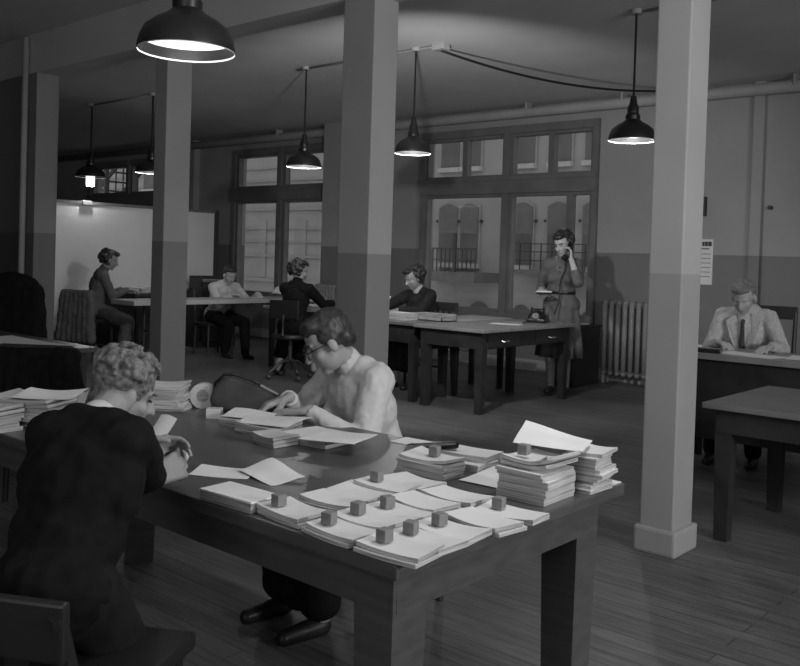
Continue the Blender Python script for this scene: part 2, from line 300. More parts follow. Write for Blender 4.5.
# ------------------------------------------------------------------ outside
YB = 16.
struct(MB().bb(-45, 10, 10.2, 40, -4.4, -4.0).build('ground', X['ground']), 'yard ground outside far below the windows', 'ground')
bd = tag(MB().bb(-32, -2, YB, YB+6, -4.2, 11).build('building', X['facade']), 'pale building with arched windows across the yard', 'building')
def arch(x0, x1, z0, z1, rise=.1, n=8):
    p = [(x0, z0), (x1, z0)]
    for k in range(n+1):
        u = k/n; p.append((x1+(x0-x1)*u, z1-rise+rise*math.sin(PI*u)))
    return p
def awin(x0, x1, z0, z1, hooks=True):
    f = MB().prism(arch(x0-.04, x1+.04, z0, z1+.05, .11), YB-.05, YB+.02).build('window_surround', X['facade2'], bd)
    MB().prism(arch(x0, x1, z0+.02, z1), YB-.062, YB+.01).build('pane', X['extglass'], f)
    zm = z0+(z1-z0)*.5
    MB().prism(arch(x0, x1, zm, z1), YB-.07, YB-.06).build('blind', X['blind'], f)
    MB().bb(x0-.035, x1+.035, YB-.14, YB, z0-.1, z0).build('sill', X['sill'], f)
    if hooks: MB().bb(x0-.085, x0-.045, YB-.08, YB, z1-.42, z1-.37).bb(x1+.045, x1+.085, YB-.08, YB, z1-.42, z1-.37).build('shutter_hook', X['railing'], f)
for x0, x1 in ((-12.81, -12.29), (-12.2, -11.71), (-10.83, -10.3), (-9.93, -9.43), (-9.11, -8.6), (-14.3, -13.8)):
    awin(x0, x1, 1.3, 2.64); awin(x0, x1, 3.45, 5.1, False)
for x0, x1 in ((-22.8, -22.1), (-24.9, -24.2)): awin(x0, x1, .9, 2.3); awin(x0, x1, 3.3, 4.9)
for x0, x1 in ((-17.75, -17.3), (-19.2, -18.9)): MB().bb(x0, x1, YB-.04, YB+.02, .75, 2.3).build('pilaster_strip', X['facade2'], bd)
for x0, x1 in ((-11.92, -11.4), (-10.78, -10.31), (-9.1, -8.6), (-13.3, -12.8)):
    f = MB().prism(arch(x0, x1, -.25, .47, .14), YB-.03, YB+.02).build('basement_window', X['extglass'], bd)
for z, t in ((2.95, .1), (.62, .1), (2.56, .05), (2.05, .03), (1.7, .03), (1.3, .06), (3.35, .03), (3.7, .03), (4.1, .05)): MB().bb(-32, -14.6, YB-.06, YB, z, z+t).build('ledge', X['facade2'], bd)
b = MB().bb(-12.9, -11.15, YB-.9, YB, .9, 1.12).build('balcony', X['blind'], bd); r_ = MB()
for k in range(16): r_.bb(-12.88+k*.115, -12.86+k*.115, YB-.9, YB-.88, 1.12, 1.62)
r_.bb(-12.9, -11.15, YB-.91, YB-.87, 1.6, 1.63).bb(-12.9, -11.15, YB-.91, YB-.87, 1.36, 1.38).bb(-11.72, -11.66, YB-.92, YB-.86, 1.12, 1.95); r_.build('railing', X['railing'], b)
b = MB().bb(-10.45, -8.4, YB-.7, YB, 1.14, 1.22).build('balcony', X['blind'], bd); r_ = MB()
for k in range(9): r_.bb(-10.43+k*.25, -10.41+k*.25, YB-.7, YB-.68, 1.2, 1.75)
for z in (1.4, 1.58, 1.74): r_.bb(-10.45, -8.4, YB-.71, YB-.68, z, z+.02)
for k in (1, 2): r_.tube([(-10.3+k*.9, YB-.65, 1.15), (-10.3+k*.9, YB-.05, .7)], .02, 6)
r_.build('railing', X['railing'], b)
fe = empty('fire_escape', (-21.5, 13.2, -4), 'iron outside staircase seen through the far window above the board', 'staircase')
s1 = MB()
for y in (-.4, .4): s1.tube([(-3, y, 5.6), (2.6, y, 9.0)], .06, 6).tube([(-3, y, 6.5), (2.6, y, 9.9)], .03, 6)
s1.build('stringer', X['railing'], fe); s2 = MB(); s3 = MB()
for k in range(16):
    u = k/15; s2.bb(-3+5.6*u-.12, -3+5.6*u+.12, -.4, .4, 5.6+3.4*u, 5.63+3.4*u)
    for y in (-.4, .4): s3.bb(-3+5.6*u-.015, -3+5.6*u+.015, y-.015, y+.015, 5.6+3.4*u, 6.5+3.4*u)
s2.build('steps', X['railing'], fe); s3.build('railing', X['railing'], fe)
s4 = MB()
for x in (-3, -.2, 2.6):
    for y in (-.45, .45): s4.bb(x-.05, x+.05, y-.05, y+.05, 0, 10)
s4.build('posts', X['railing'], fe)
for a in ((-26, 13.4, 1.9, -8, 13.8, 1.75), (-26, 12.4, 1.2, -6, 14.4, 1.65)): pass
# ------------------------------------------------------------------ furniture builders
def table(name, x0, x1, y0, y1, z, label, top, body, leg=.07, apron=.11, th=.04, inset=.08, group=None, drawers=None, legs=True, over=.06):
    cx, cy = (x0+x1)/2, (y0+y1)/2; o = empty(name, (cx, cy, 0), label, 'table', group); hx, hy = (x1-x0)/2, (y1-y0)/2
    MB().bb(-hx, hx, -hy, hy, z-th, z, .006).build('table_top', top, o)
    a = MB(); ix, iy = hx-over, hy-over
    for y in (-iy, iy): a.bb(-ix, ix, y-.012, y+.012, z-th-apron, z-th)
    for x in (-ix, ix): a.bb(x-.012, x+.012, -iy, iy, z-th-apron, z-th)
    a.build('apron', body, o)
    if legs:
        for sx in (-1, 1):
            for sy in (-1, 1):
                m = MB(); q = bmesh.ops.create_cone(m.b, cap_ends=True, segments=4, radius1=leg*.55, radius2=leg*.72, depth=z-th)
                m.xf(M.Translation((sx*(ix-leg*.4), sy*(iy-leg*.4), (z-th)/2)) @ M.Rotation(PI/4, 4, 'Z')); m.build('leg', body, o)
    for (y, ) in drawers or []:
        d = MB().bb(ix+.006, ix+.024, y-.26, y+.26, z-th-apron+.012, z-th-.012, .003).build('drawer', body, o)
        MB().tube([(ix+.024, y-.05, z-th-apron*.55), (ix+.05, y-.04, z-th-apron*.6), (ix+.05, y+.04, z-th-apron*.6), (ix+.024, y+.05, z-th-apron*.55)], .007).build('handle', X['metal'], d, label='bright metal drawer pull')
    return o
def chair(x, y, rz, label, seat=.45, back=.88, m=None, w=.42, group='wooden office chairs'):
    m = m or X['darkwood']; o = empty('wooden_chair', (x, y, 0), label, 'chair', group, rz); h = w/2
    MB().box((0, 0, seat-.02), (w, w, .035), 0, .01).build('seat', m, o)
    for sx in (-1, 1):
        MB().tube([(sx*(h-.03), h-.03, 0), (sx*(h-.035), h-.035, seat-.03)], [.016, .02]).build('leg', m, o)
        MB().tube([(sx*(h-.03), -h+.0, 0), (sx*(h-.03), -h+.03, seat-.03)], [.016, .02]).build('leg', m, o)
        MB().tube([(sx*(h-.03), -h+.03, seat-.03), (sx*(h-.03), -h-.05, back)], [.02, .015]).build('back_post', m, o)
    MB().box((0, -h-.045, back-.03), (w-.03, .022, .10), 0, .006).build('top_rail', m, o)
    for k in (-1, 0, 1): MB().box((k*.085, -h-.015, (seat+back-.05)/2), (.04, .012, back-seat-.1), 0, .002, R=M.Rotation(.12, 3, 'X')).build('back_slat', m, o)
    MB().tube([(-h+.03, 0, .2), (h-.03, 0, .2)], .01).build('stretcher', m, o)
    return o
# ------------------------------------------------------------------ people
def ik(a, b, l1, l2, pole):
    a, b = V(a), V(b); d = b-a; L = min(d.length, (l1+l2)*.995); u = d.normalized(); b = a+u*L
    x = (l1*l1-l2*l2+L*L)/(2*L); h = math.sqrt(max(l1*l1-x*x, 0)); p = V(pole); p = p-u*p.dot(u)
    return a+u*x+p.normalized()*h, b
def hand(mb, wv, d, n, side, curl, k=1.0):
    d = V(d).normalized(); n = V(n); n = (n-d*n.dot(d)).normalized(); t = d.cross(n)*(1 if side > 0 else -1)
    kn = (.088, .092, .087, .078)
    ln = ((.040, .025, .021), (.044, .028, .022), (.041, .026, .021), (.032, .020, .018))
    for i in range(4):
        of = t*(.031-.0205*i); kp = wv+d*kn[i]*k+of*k
        mb.cap(wv+d*.012+of*.55*k, kp, .0145*k, .0125*k, 8)
        p = kp; ang = 0
        for j, q in enumerate((.55, .75, .5)):
            ang += curl*q*(1+.08*i); e = p+(d*math.cos(ang)+n*math.sin(ang)+t*(.10-.07*i)*(1 if j == 0 else .5)).normalized()*ln[i][j]*k
            mb.cap(p, e, (.0098-.0009*j)*k, (.0092-.0011*j)*k, 8); p = e
    r = wv+d*.028*k+t*.022*k; e = r+(d*.62+t*.68+n*.35*(.4+curl)).normalized()*.046*k; mb.cap(r, e, .0155*k, .0115*k, 8)
    e2 = e+(d*.85+t*(.25-.4*curl)+n*.45*curl).normalized()*.034*k; mb.cap(e, e2, .0112*k, .0088*k, 8)
def basis(yaw, pitch, roll=0):
    return (M.Rotation(yaw, 3, 'Z') @ M.Rotation(-pitch, 3, 'X') @ M.Rotation(roll, 3, 'Y'))
def person(label, loc, rz, sp):
    """builds one continuous body (top-level mesh) with hair and clothes as children"""
    k = sp.get('k', 1.); fem = sp.get('fem', True); vox = sp.get('vox', .009)
    P = V(sp['pelvis']); up = V((math.sin(sp.get('bend', 0)), math.sin(sp['lean']), math.cos(sp['lean']))).normalized()
    rt = V((math.cos(sp.get('twist', 0)), math.sin(sp.get('twist', 0)), 0)); rt = (rt-up*rt.dot(up)).normalized(); fw = up.cross(rt)
    Rt = M((rt, fw, up)).transposed(); sw = sp.get('sw', .148 if fem else .175)*k
    hip = [P-rt*.085*k, P+rt*.085*k]; at = lambda a, b, c: P+(rt*a+fw*b+up*c)*k
    shl = at(0, 0, .415); sh = [shl-rt*sw, shl+rt*sw]; nb = at(0, -.005, .455)
    na = sp.get('neck', .25); nd = (up*math.cos(na)+fw*math.sin(na)); hc = nb+nd*.175*k
    Rh = basis(sp.get('hyaw', 0), sp.get('hpitch', .4), sp.get('hroll', 0)); hp = lambda a, b, c: hc+Rh @ (V((a, b, c))*k*sp.get('headk', 1.))
    er = lambda e: tuple(q*k for q in e); kh = k*sp.get('headk', 1.); eh = lambda e: tuple(q*kh for q in e)
    arms = []
    for i in (0, 1):
        tw, pole, hd, hn, curl = sp['arms'][i]; el, wr = ik(sh[i], tw, .275*k, .245*k, pole); arms.append((sh[i], el, wr, hd, hn, curl))
    legs = []
    for i in (0, 1):
        ft, pole = sp['legs'][i]; kn, an = ik(hip[i], V(ft)+V((0, 0, .07)), .43*k, .40*k, pole); legs.append((hip[i], kn, an))
    def torso(m, g, low=True, high=True):
        if low: m.ell(at(0, -.005, .0), er((.165+g*1.6 if fem else .158+g*1.6, .12+g*1.9, .12+g)), Rt)
        m.ell(at(0, 0, .15), er(((.125 if fem else .145)+g, .098+g, .14+g)), Rt)
        m.ell(at(0, .005, .29), er(((.142 if fem else .165)+g, .108+g, .165+g)), Rt)
        if fem:
            for s_ in (-1, 1): m.ell(at(s_*.068, .075, .28), er((.058+g*.6,)*3), Rt)
        m.cap(at(-.8*sw/k, -.01, .405), at(.8*sw/k, -.01, .405), (.062+g)*k, (.062+g)*k)
        m.cap(at(-.05, -.01, .44), at(.05, -.01, .44), (.05+g)*k, (.05+g)*k)
    def arm(m, i, g, sleeve=1.):
        a, e, wv, *_ = arms[i]; m.cap(a, e, (.054+g)*k, (.042+g)*k)
        q = e.lerp(wv, sleeve); 
        if sleeve > 0 and g: m.ell(e, (.043+g)*k); m.cyl(e, q, (.043+g)*k*.995, ((.023 if sleeve >= 1 else .036)+g)*k)
        elif sleeve > 0: m.cap(e, q, .043*k, .026*k)
    def leg(m, i, g, to=1.):
        h_, kn, an = legs[i]; m.cap(h_, kn, (.088+g)*k, (.058+g)*k); q = kn.lerp(an, to); m.cap(kn, q, (.06+g)*k, (.04+g+.006*(1-to))*k)
        if to >= 1: m.ell(kn.lerp(an, .3)-(an-kn).cross(rt).normalized()*.012, ((.055+g)*k,)*3)
    # ---- body
    b = MB(); torso(b, 0)
    b.cap(nb-up*.04*k, nb+nd*.03*k, .052*k, .054*k); b.cap(nb+nd*.02*k, hc-nd*.05*k, .054*k, .051*k)
    b.ell(hp(0, -.012, .03), eh((.076, .094, .088)), Rh); b.ell(hp(0, .03, -.04), eh((.058, .06, .075)), Rh); b.ell(hp(0, .062, -.098), eh((.025, .022, .02)), Rh)
    b.ell(hp(0, .07, .022), eh((.05, .018, .013)), Rh)
    for s_ in (-1, 1):
        b.ell(hp(s_*.038, .055, -.03), eh((.022, .025, .022)), Rh); q = sp.get('ear', 1.); b.ell(hp(s_*(.081+.006*(q > 1)), -.004, -.015), eh((.010*q, .02*q, .031*q)), Rh)
    b.cap(hp(0, .085, .008), hp(0, .108, -.03), .008*kh, .0135*kh, 8); b.ell(hp(0, .083, -.062), eh((.023, .013, .011)), Rh); b.ell(hp(0, .095, -.033), eh((.018, .012, .009)), Rh)
    for i in (0, 1):
        arm(b, i, 0); a, e, wv, hd, hn, curl = arms[i]
        hand(b, wv, V(hd), V(hn), i*2-1, curl, k*sp.get('hk', 1.0))
        leg(b, i, 0); h_, kn, an = legs[i]
        fd = V(sp.get('feet', (0, 1, 0))).normalized(); b.cap(an-V((0, 0, .035))*k, an+fd*.15*k-V((0, 0, .045)), .034*k, .026*k)
    body = organic(b, 'person', sp.get('skin', X['skin']), None, vox, 3); body.location = loc; body.rotation_euler = (0, 0, rz)
    tag(body, label, 'person', sp.get('group'))
    # ---- clothes
    st = sp.get('sleeve', 1.); m = MB(); torso(m, .018, low=sp.get('toplow', True)); [arm(m, i, .012, st) for i in (0, 1)]
    top = organic(m, sp.get('topname', 'sweater'), sp['top'], body, max(.007, vox), 3, .018, .07)
    if sp.get('collar'):
        m = MB().cap(nb-up*.012*k+nd*.012*k, nb+nd*sp.get('collarh', .05)*k, .061*k, .059*k); organic(m, 'collar', sp['collar'], body, .006, 2)
    if sp.get('lapels'):
        for s_ in (-1, 1):
            m = MB()
            pts = [(s_*.055, .06, .455), (s_*.12, .085, .40), (s_*.085, .125, .28), (s_*.01, .135, .12), (s_*.03, .115, .26)]
            A = [at(*p) for p in pts]; B = [p+fw*.022*k for p in A]; va = [m.b.verts.new(p) for p in A]; vb = [m.b.verts.new(p) for p in B]
            m.b.faces.new(va); m.b.faces.new(vb[::-1])
            for q in range(5): m.b.faces.new((va[q], vb[q], vb[(q+1) % 5], va[(q+1) % 5]))
            m.build('lapel', sp['top'], body)
        m = MB().cap(at(0, .075, .43), at(0, .122, .16), .045*k, .028*k, 10); organic(m, 'shirt_front', X['white'], body, .007, 2)
        m = MB().cap(at(0, .118, .405), at(0, .137, .385), .017, .015, 8).cap(at(0, .132, .385), at(0, .156, .17), .014*k, .024*k, 8); organic(m, 'tie', X['tie'], body, .007, 2)
    if sp.get('bottom') == 'skirt':
        m = MB(); m.ell(P-up*.03*k, er((.172, .13, .12)), Rt)
        k0, k1 = legs[0][1], legs[1][1]; hm = (hip[0]+hip[1])/2
        for u in (0, .25, .5, .75, 1): m.cap(hip[0].lerp(hip[1], u), k0.lerp(k1, u), .105*k, .085*k)
        a0, a1 = legs[0][2], legs[1][2]; hang = sp.get('hang', .55)
        for u in (0, .5, 1): m.cap(k0.lerp(k1, u), k0.lerp(k1, u).lerp(a0.lerp(a1, u), hang), .085*k, .085*k)
        organic(m, 'skirt', sp['bm'], body, .01, 4, .02, .12)
    elif sp.get('bottom') == 'trousers':
        m = MB(); m.ell(P, er((.172, .135, .13)), Rt); [leg(m, i, .018, .96) for i in (0, 1)]; organic(m, 'trousers', sp['bm'], body, .01, 4, .014, .1)
    fd = V(sp.get('feet', (0, 1, 0))).normalized()
    for i in (0, 1):
        an = legs[i][2]; m = MB(); m.cap(an-V((0, 0, .04))*k, an+fd*.17*k-V((0, 0, .047)), .042*k, .03*k, 10)
        organic(m, 'shoe', X['shoe'], body, .008, 2)
    # ---- hair
    m = MB(); rnd = random.Random(sp.get('seed', 1)); hs = sp.get('hair', 'wavy')
    m.ell(hp(0, -.028, .036), eh((.083, .094, .088)), Rh)
    if hs == 'curly':
        m.ell(hp(0, -.068, -.045), eh((.056, .03, .055)), Rh); m.ell(hp(0, -.022, .04), eh((.087, .1, .092)), Rh)
        for q in range(330):
            th = rnd.uniform(0, 2*PI); z_ = rnd.uniform(-.05, 1); rr = math.sqrt(max(0, 1-z_*z_)); d = V((rr*math.cos(th), rr*math.sin(th), z_))
            if (d.y > .35 and d.z < .5) or (d.z < .15 and d.y > -.4): continue
            thick = 1.02 + (.14 if d.z > .2 or d.y > 0 else 0)
            m.ell(hp(d.x*.083*thick, -.022+d.y*.096*thick, .04+d.z*.088*thick), rnd.uniform(.007, .0135)*kh, None, 8)
    elif hs == 'smooth':
        for s_ in (-1, 1): m.ell(hp(s_*.066, -.014, .026), eh((.02, .05, .045)), Rh)
        m.ell(hp(0, -.07, -.015), eh((.064, .042, .055)), Rh); m.ell(hp(.0, .03, .082), eh((.071, .05, .034)), Rh); m.ell(hp(0, .055, .072), eh((.058, .024, .022)), Rh)
    elif hs == 'man':
        m.ell(hp(0, .03, .09), eh((.068, .052, .034)), Rh); m.ell(hp(0, -.06, .0), eh((.07, .05, .06)), Rh)
    else:
        for q in range(70):
            th = rnd.uniform(-.35*PI, 1.35*PI)+PI; z_ = rnd.uniform(-.85, .85); rr = math.sqrt(1-z_*z_); d = V((rr*math.cos(th), rr*math.sin(th), z_))
            if d.y > .25 and d.z < .55: continue
            m.ell(hp(d.x*.092, -.03+d.y*.1, .02+d.z*.1), rnd.uniform(.02, .032)*kh, None, 8)
        m.ell(hp(0, .052, .09), eh((.06, .04, .03)), Rh)
    organic(m, 'hair', sp.get('hairm', X['brown']), body, .004 if hs == 'curly' else .006 if vox < .008 else .009, {'smooth': 14, 'curly': 1}.get(hs, 2), {'smooth': .006, 'curly': .008}.get(hs, .012), .014 if hs == 'curly' else .025)
    if sp.get('brows'):
        for s_ in (-1, 1): m = MB().cap(hp(s_*.018, .091, .026), hp(s_*.05, .076, .028), .005*kh, .004*kh, 8); m.build('eyebrow', sp.get('hairm', X['brown']), body, smooth=True)
        for s_ in (-1, 1): m = MB().ell(hp(s_*.031, .078, .002), eh((.013, .006, .004)), Rh, 10); m.build('eyelid_line', X['brown'], body, smooth=True)
    if sp.get('glasses'):
        g = MB()
        for s_ in (-1, 1):
            ring = [hp(s_*.035+.026*math.cos(2*PI*q/18), .104-.006*abs(math.cos(2*PI*q/18)), -.002+.021*math.sin(2*PI*q/18)) for q in range(19)]; g.tube(ring, .0027, 6)
            g.tube([hp(s_*.061, .098, .006), hp(s_*.08, .04, .004), hp(s_*.083, -.01, 0)], .0025, 6)
        g.tube([hp(-.01, .106, .004), hp(0, .112, .006), hp(.01, .106, .004)], .0025, 6)
        gl = g.build('eyeglasses', X['plastic'], body, smooth=True)
        for s_ in (-1, 1): MB().ell(hp(s_*.035, .102, -.002), eh((.025, .0015, .02)), Rh, 12).build('lens', X['lens'], gl, smooth=True)
    if sp.get('watch'):
        a, e, wv, *_ = arms[1]; u = (wv-e).normalized(); m = MB().cyl(wv-u*.03, wv-u*.012, .037*k, .036*k, 20); m.build('wristband', X['metal'], body)
    return body, dict(at=at, hp=hp, arms=arms, legs=legs, rt=rt, fw=fw, up=up)
def loc2(loc, rz, p):    # world -> local
    return M.Rotation(-rz, 3, 'Z') @ (V(p)-V(loc))
#@@BODY
# ------------------------------------------------------------------ tables, desks
ft = table('work_table', -3.55, -1.168, 1.352, 2.335, .76, 'large dark wooden table in front, covered in paper bundles', X['table'], X['table'], .115, .10, .035, group=None, over=.065)
mt = table('desk', -5.42, -4.60, 6.40, 8.0, .765, 'dark desk with two drawers in front of the telephoning woman', X['midwood'], X['darkwood'], .085, .15, .03, drawers=[(-.42,), (.38,)])
tb = table('table', -6.62, -5.44, 6.46, 7.1, .765, 'dark table where the woman in the dark jacket works, left of the drawer desk', X['oldwood'], X['darkwood'], .08, .17, .03)
tc = table('table', -6.0, -5.45, 7.13, 8.1, .765, 'low pale-topped table by the window behind the drawer desk', X['tablelight'], X['darkwood'], .06, .08, .03)
td = table('table', -8.45, -7.28, 7.12, 7.8, .75, 'small table the woman in black works at, below the window', X['tablelight'], X['darkwood'], .06, .08, .03)
te = table('folding_table', -9.37, -8.88, 5.6, 8.62, .80, 'long pale folding table in front of the man in the white shirt', X['tablelight'], X['darkwood'], .05, .001, .055, legs=False)
for y in (-1.1, 1.1):
    MB().tube([(-.18, y, 0), (-.18, y, .74)], .018).tube([(.18, y, 0), (.18, y, .74)], .018).tube([(-.18, y, .1), (.18, y, .1)], .012).build('leg', X['darkwood'], te)
    MB().tube([(0, y, .42), (0, y-.45*(1 if y > 0 else -1), .74)], .014).tube([(-.18, y, .42), (.18, y, .42)], .012).build('brace', X['darkwood'], te)
tf = table('desk', -10.95, -9.9, 6.26, 7.0, .82, 'dark desk where the woman in the grey dress sits, before the white board', X['darkwood'], X['darkwood'], .07, .2, .04)
MB().bb(-.42, .42, -.36, .36, .1, .62).build('pedestal', X['darkwood'], tf)
tg = table('desk', -2.75, -.9, 5.88, 6.52, .80, 'long dark desk at the right where the suited man works', X['midwood'], X['darkwood'], .08, .3, .04)
MB().bb(-.85, .85, -.27, -.25, .22, .5).build('modesty_panel', X['darkwood'], tg)
th_ = table('table', -1.80, -.2, 4.4, 5.36, .70, 'low grey-topped table standing before the suited man\'s desk', X['oldwood'], X['darkwood'], .085, .12, .03)
ti = table('table', -6.8, -5.1, 2.5, 2.98, .76, 'dark table with white sheets at the left edge behind the boy', X['table'], X['darkwood'], .07, .12, .03)
# partition board
pb = empty('partition_board', (-11.42, 6.4, 0), 'tall white board standing behind the desk at the far left', 'board')
MB().bb(-.02, .02, -2.6, 2.2, .25, 2.0).build('panel', X['board'], pb)
MB().bb(-.03, .035, -2.6, 2.2, 1.985, 2.025).build('top_rail', X['frame'], pb)
for y in (-2.6, 2.22): MB().bb(-.04, .04, y-.045, y+.03, 0, 2.03).build('post', X['darkframe'], pb)
for y in (-2.6, 2.2): MB().bb(-.3, .3, y-.03, y+.03, 0, .06).build('foot', X['darkframe'], pb)
for y in (-.75, .0): MB().bb(-.03, .06, y-.07, y+.07, 1.97, 2.035, .01).build('clip', X['pipe'], pb)
# cabinets and dark furniture
cb = empty('cabinet', (-10.95, 4.75, 0), 'low dark cabinet against the white board behind the woman in the grey dress', 'cabinet')
MB().bb(-.25, .25, -.75, .55, 0, .88, .008).build('carcass', X['darkwood'], cb); MB().bb(-.27, .28, -.77, .57, .88, .91, .006).build('cabinet_top', X['darkwood'], cb)
for y in (-.43, .22): d = MB().bb(.25, .268, y-.3, y+.3, .1, .85, .004).build('door', X['darkwood'], cb); MB().ell((.28, y+.24, .5), .016).build('knob', X['metal'], d, smooth=True)
cb = empty('cabinet', (-10.75, 8.05, 0), 'dark cabinet behind the man in the white shirt, under open boxes', 'cabinet')
MB().bb(-.22, .22, -.35, .3, 0, .80, .008).build('carcass', X['darkwood'], cb); MB().bb(-.24, .24, -.37, .32, .80, .83).build('cabinet_top', X['darkwood'], cb)
d = MB().bb(.22, .238, -.32, .27, .1, .77, .004).build('door', X['darkwood'], cb); MB().ell((.25, .2, .5), .016).build('knob', X['metal'], d, smooth=True)
bx = empty('card_box', (-10.72, 8.0, .83), 'dark open card box on the cabinet behind the man in white', 'box')
bm_ = MB(); bm_.bb(-.15, .15, -.24, .24, 0, .015).bb(-.15, -.138, -.24, .24, 0, .2).bb(.138, .15, -.24, .24, 0, .12).bb(-.15, .15, -.24, -.228, 0, .16).bb(-.15, .15, .228, .24, 0, .16); bm_.build('box_body', X['bag'], bx)
m = MB()
for k in range(9): m.box((.0, -.2+k*.045, .085), (.24, .012, .13), 0, 0, M.Rotation(.12, 3, 'X'))
m.build('index_cards', X['oldpaper'], bx)
sc_ = empty('cabinet', (-5.16, 8.97, 0), 'small dark cabinet with a dish on it between telephoning woman and radiator', 'cabinet')
MB().bb(-.16, .14, -.28, .3, 0, .655, .006).build('carcass', X['darkwood'], sc_); MB().bb(-.18, .16, -.3, .32, .655, .68, .004).build('cabinet_top', X['darkwood'], sc_)
d = MB().bb(-.14, .12, -.296, -.281, .08, .63, .003).build('door', X['darkwood'], sc_); MB().ell((.08, -.305, .4), .014).build('knob', X['metal'], d, smooth=True)
tag(MB().lathe([(.05, 0), (.06, .006), (.115, .02), (.12, .025), (.105, .024), (.05, .01)], n=24).build('dish', X['mug'], None, (-5.08, 8.9, .68), 0, True), 'pale shallow dish on the small dark cabinet', 'dish')
dm = empty('mug', (-5.13, 9.15, .68), 'dark mug at the back of the small dark cabinet', 'mug')
MB().lathe([(.038, 0), (.042, .01), (.042, .1), (.037, .1), (.036, .012), (.0, .01)], n=20).build('mug_body', X['blind'], dm, smooth=.7); MB().tube([(.04, 0, .02), (.07, 0, .03), (.075, 0, .06), (.04, 0, .085)], .007).build('handle', X['blind'], dm)
# radiators
def radiator(x0, n, y, label, pitch=.058):
    o = empty('radiator', (x0, y, 0), label, 'radiator', 'cast iron radiators')
    for k in range(n):
        m = MB()
        for yy in (-.055, .055): m.cap((k*pitch, yy, .12), (k*pitch, yy, .93), .03, .03, 10)
        m.cap((k*pitch, -.055, .93), (k*pitch, .055, .93), .032, .032, 10).cap((k*pitch, -.055, .13), (k*pitch, .055, .13), .032, .032, 10)
        m.build('section', X['iron'], o, smooth=True)
    MB().tube([(-.02, 0, .13), (n*pitch-.04, 0, .13)], .02).tube([(-.02, 0, .9), (n*pitch-.04, 0, .9)], .02).build('tie_rod', X['iron'], o)
    for k in (0, n-1):
        for yy in (-.055, .055): MB().cyl((k*pitch, yy, 0), (k*pitch, yy, .12), .024, .018).build('foot', X['iron'], o)
    return o
radiator(-5.04, 8, 9.46, 'cast iron radiator left of the slim plinthed column', .085)
radiator(-9.62, 7, 9.18, 'cast iron radiator against the pier behind the woman in black')
# wall things
po = empty('wall_calendar', (-3.97, YW-.012, 1.44), 'printed wall calendar beside the slim plinthed column', 'calendar')
MB().bb(-.09, .09, -.004, .012, -.25, .25).build('sheet', X['paper'], po)
for a, b_, c0, c1 in ((-.075, -.03, .175, .225), (-.025, -.005, .175, .225), (.0, .03, .175, .225), (.035, .075, .175, .225), (-.05, .05, .14, .152)): MB().bb(a, b_, -.007, -.003, c0, c1).build('heading_print', X['darkframe'], po)
for r in range(6): MB().bb(-.075, .07, -.006, -.003, .085-r*.05, .093-r*.05).build('print_line', X['frame'], po)
tag(MB().bb(-4.03, -3.97, YW-.06, YW, 1.95, 2.16, .006).build('switch_box', X['darkframe']), 'dark switch box on the wall above the calendar', 'switch')
tag(MB().cyl((-3.28, YW-.05, 2.03), (-3.28, YW, 2.03), .022).build('wall_hook', X['darkframe']), 'small dark hook on the bare wall at right', 'hook')
# ------------------------------------------------------------------ paper
def bundle(x, y, z, rz, w_, d_, h, label, group, cat='paper bundle', name='paper_bundle', bend=.012, seed=0, m=None, jit=.004, curl=0.):
    rnd = random.Random(seed); a1, a2 = rnd.uniform(-1, 1), rnd.uniform(-1, 1)
    o = empty(name, (x, y, z), label, cat, group, rz) if False else None
    b = MB(); layers = max(1, int(h/.009)); t = h/layers
    for L in range(layers):
        ox, oy = rnd.uniform(-jit, jit), rnd.uniform(-jit, jit); sk = rnd.uniform(-.02, .02)
        def f(u, v, L=L, ox=ox, oy=oy, sk=sk):
            X_, Y_ = (u-.5), (v-.5); zz = bend*(4*X_*X_*(.6+.4*a1*Y_)+.6*a2*Y_*X_*2) + curl*max(0, u-.6)**2*4 + curl*.7*max(0, .3-v)**2*3
            fr = (L+1)/layers
            return (X_*w_+ox+sk*Y_*.2, Y_*d_+oy, t*(L+1)+max(0, zz)*fr)
        b.slab(f, 8, 5, t*.98)
    q = b.build(name, m or X['stack'], None, (x, y, z), rz); smooth_by(q, .5)
    return tag(q, label, cat, group)
Z0 = .76
ord_ = ['nearest the near edge', 'second from the near edge', 'third from the near edge', 'fourth from the near edge', 'fifth from the near edge']
cols = [
 (-1.203, [1.404, 1.496, 1.592, 1.700, 1.805], 'in the file along the table end'),
 (-1.368, [1.405, 1.50, 1.60, 1.70, 1.80], 'in the middle file'),
 (-1.555, [1.415, 1.56, 1.66, 1.755, 1.845], 'in the innermost file')]
cubes = {(0, 0), (0, 1), (0, 2), (0, 4), (1, 0), (1, 1), (1, 2), (2, 0), (2, 3)}
rn = random.Random(4)
for ci, (cx, ys, where) in enumerate(cols):
    for ri, cy in enumerate(ys):
        h = rn.choice((.014, .018, .022, .02)); x_ = cx+rn.uniform(-.012, .012); a_ = rn.uniform(-.2, .2)
        b_ = bundle(x_, cy, Z0, a_, .160, .098, h, 'paper bundle %s %s' % (ord_[ri], where), 'thin paper bundles laid out in files', bend=.009, jit=.007, seed=ci*10+ri)
        if (ci, ri) in cubes:
            cx_, cy_ = x_-.035, cy-.008
            tag(MB().box((0, 0, .0135), (.027, .027, .027), 0, .0015).build('wooden_cube', X['cube'], None, (cx_, cy_, Z0+h+.004), rn.uniform(-.3, .3)), 'wooden cube on the bundle %s %s' % (ord_[ri], where.replace('in the file along', 'along')), 'cube', 'wooden cube paperweights')
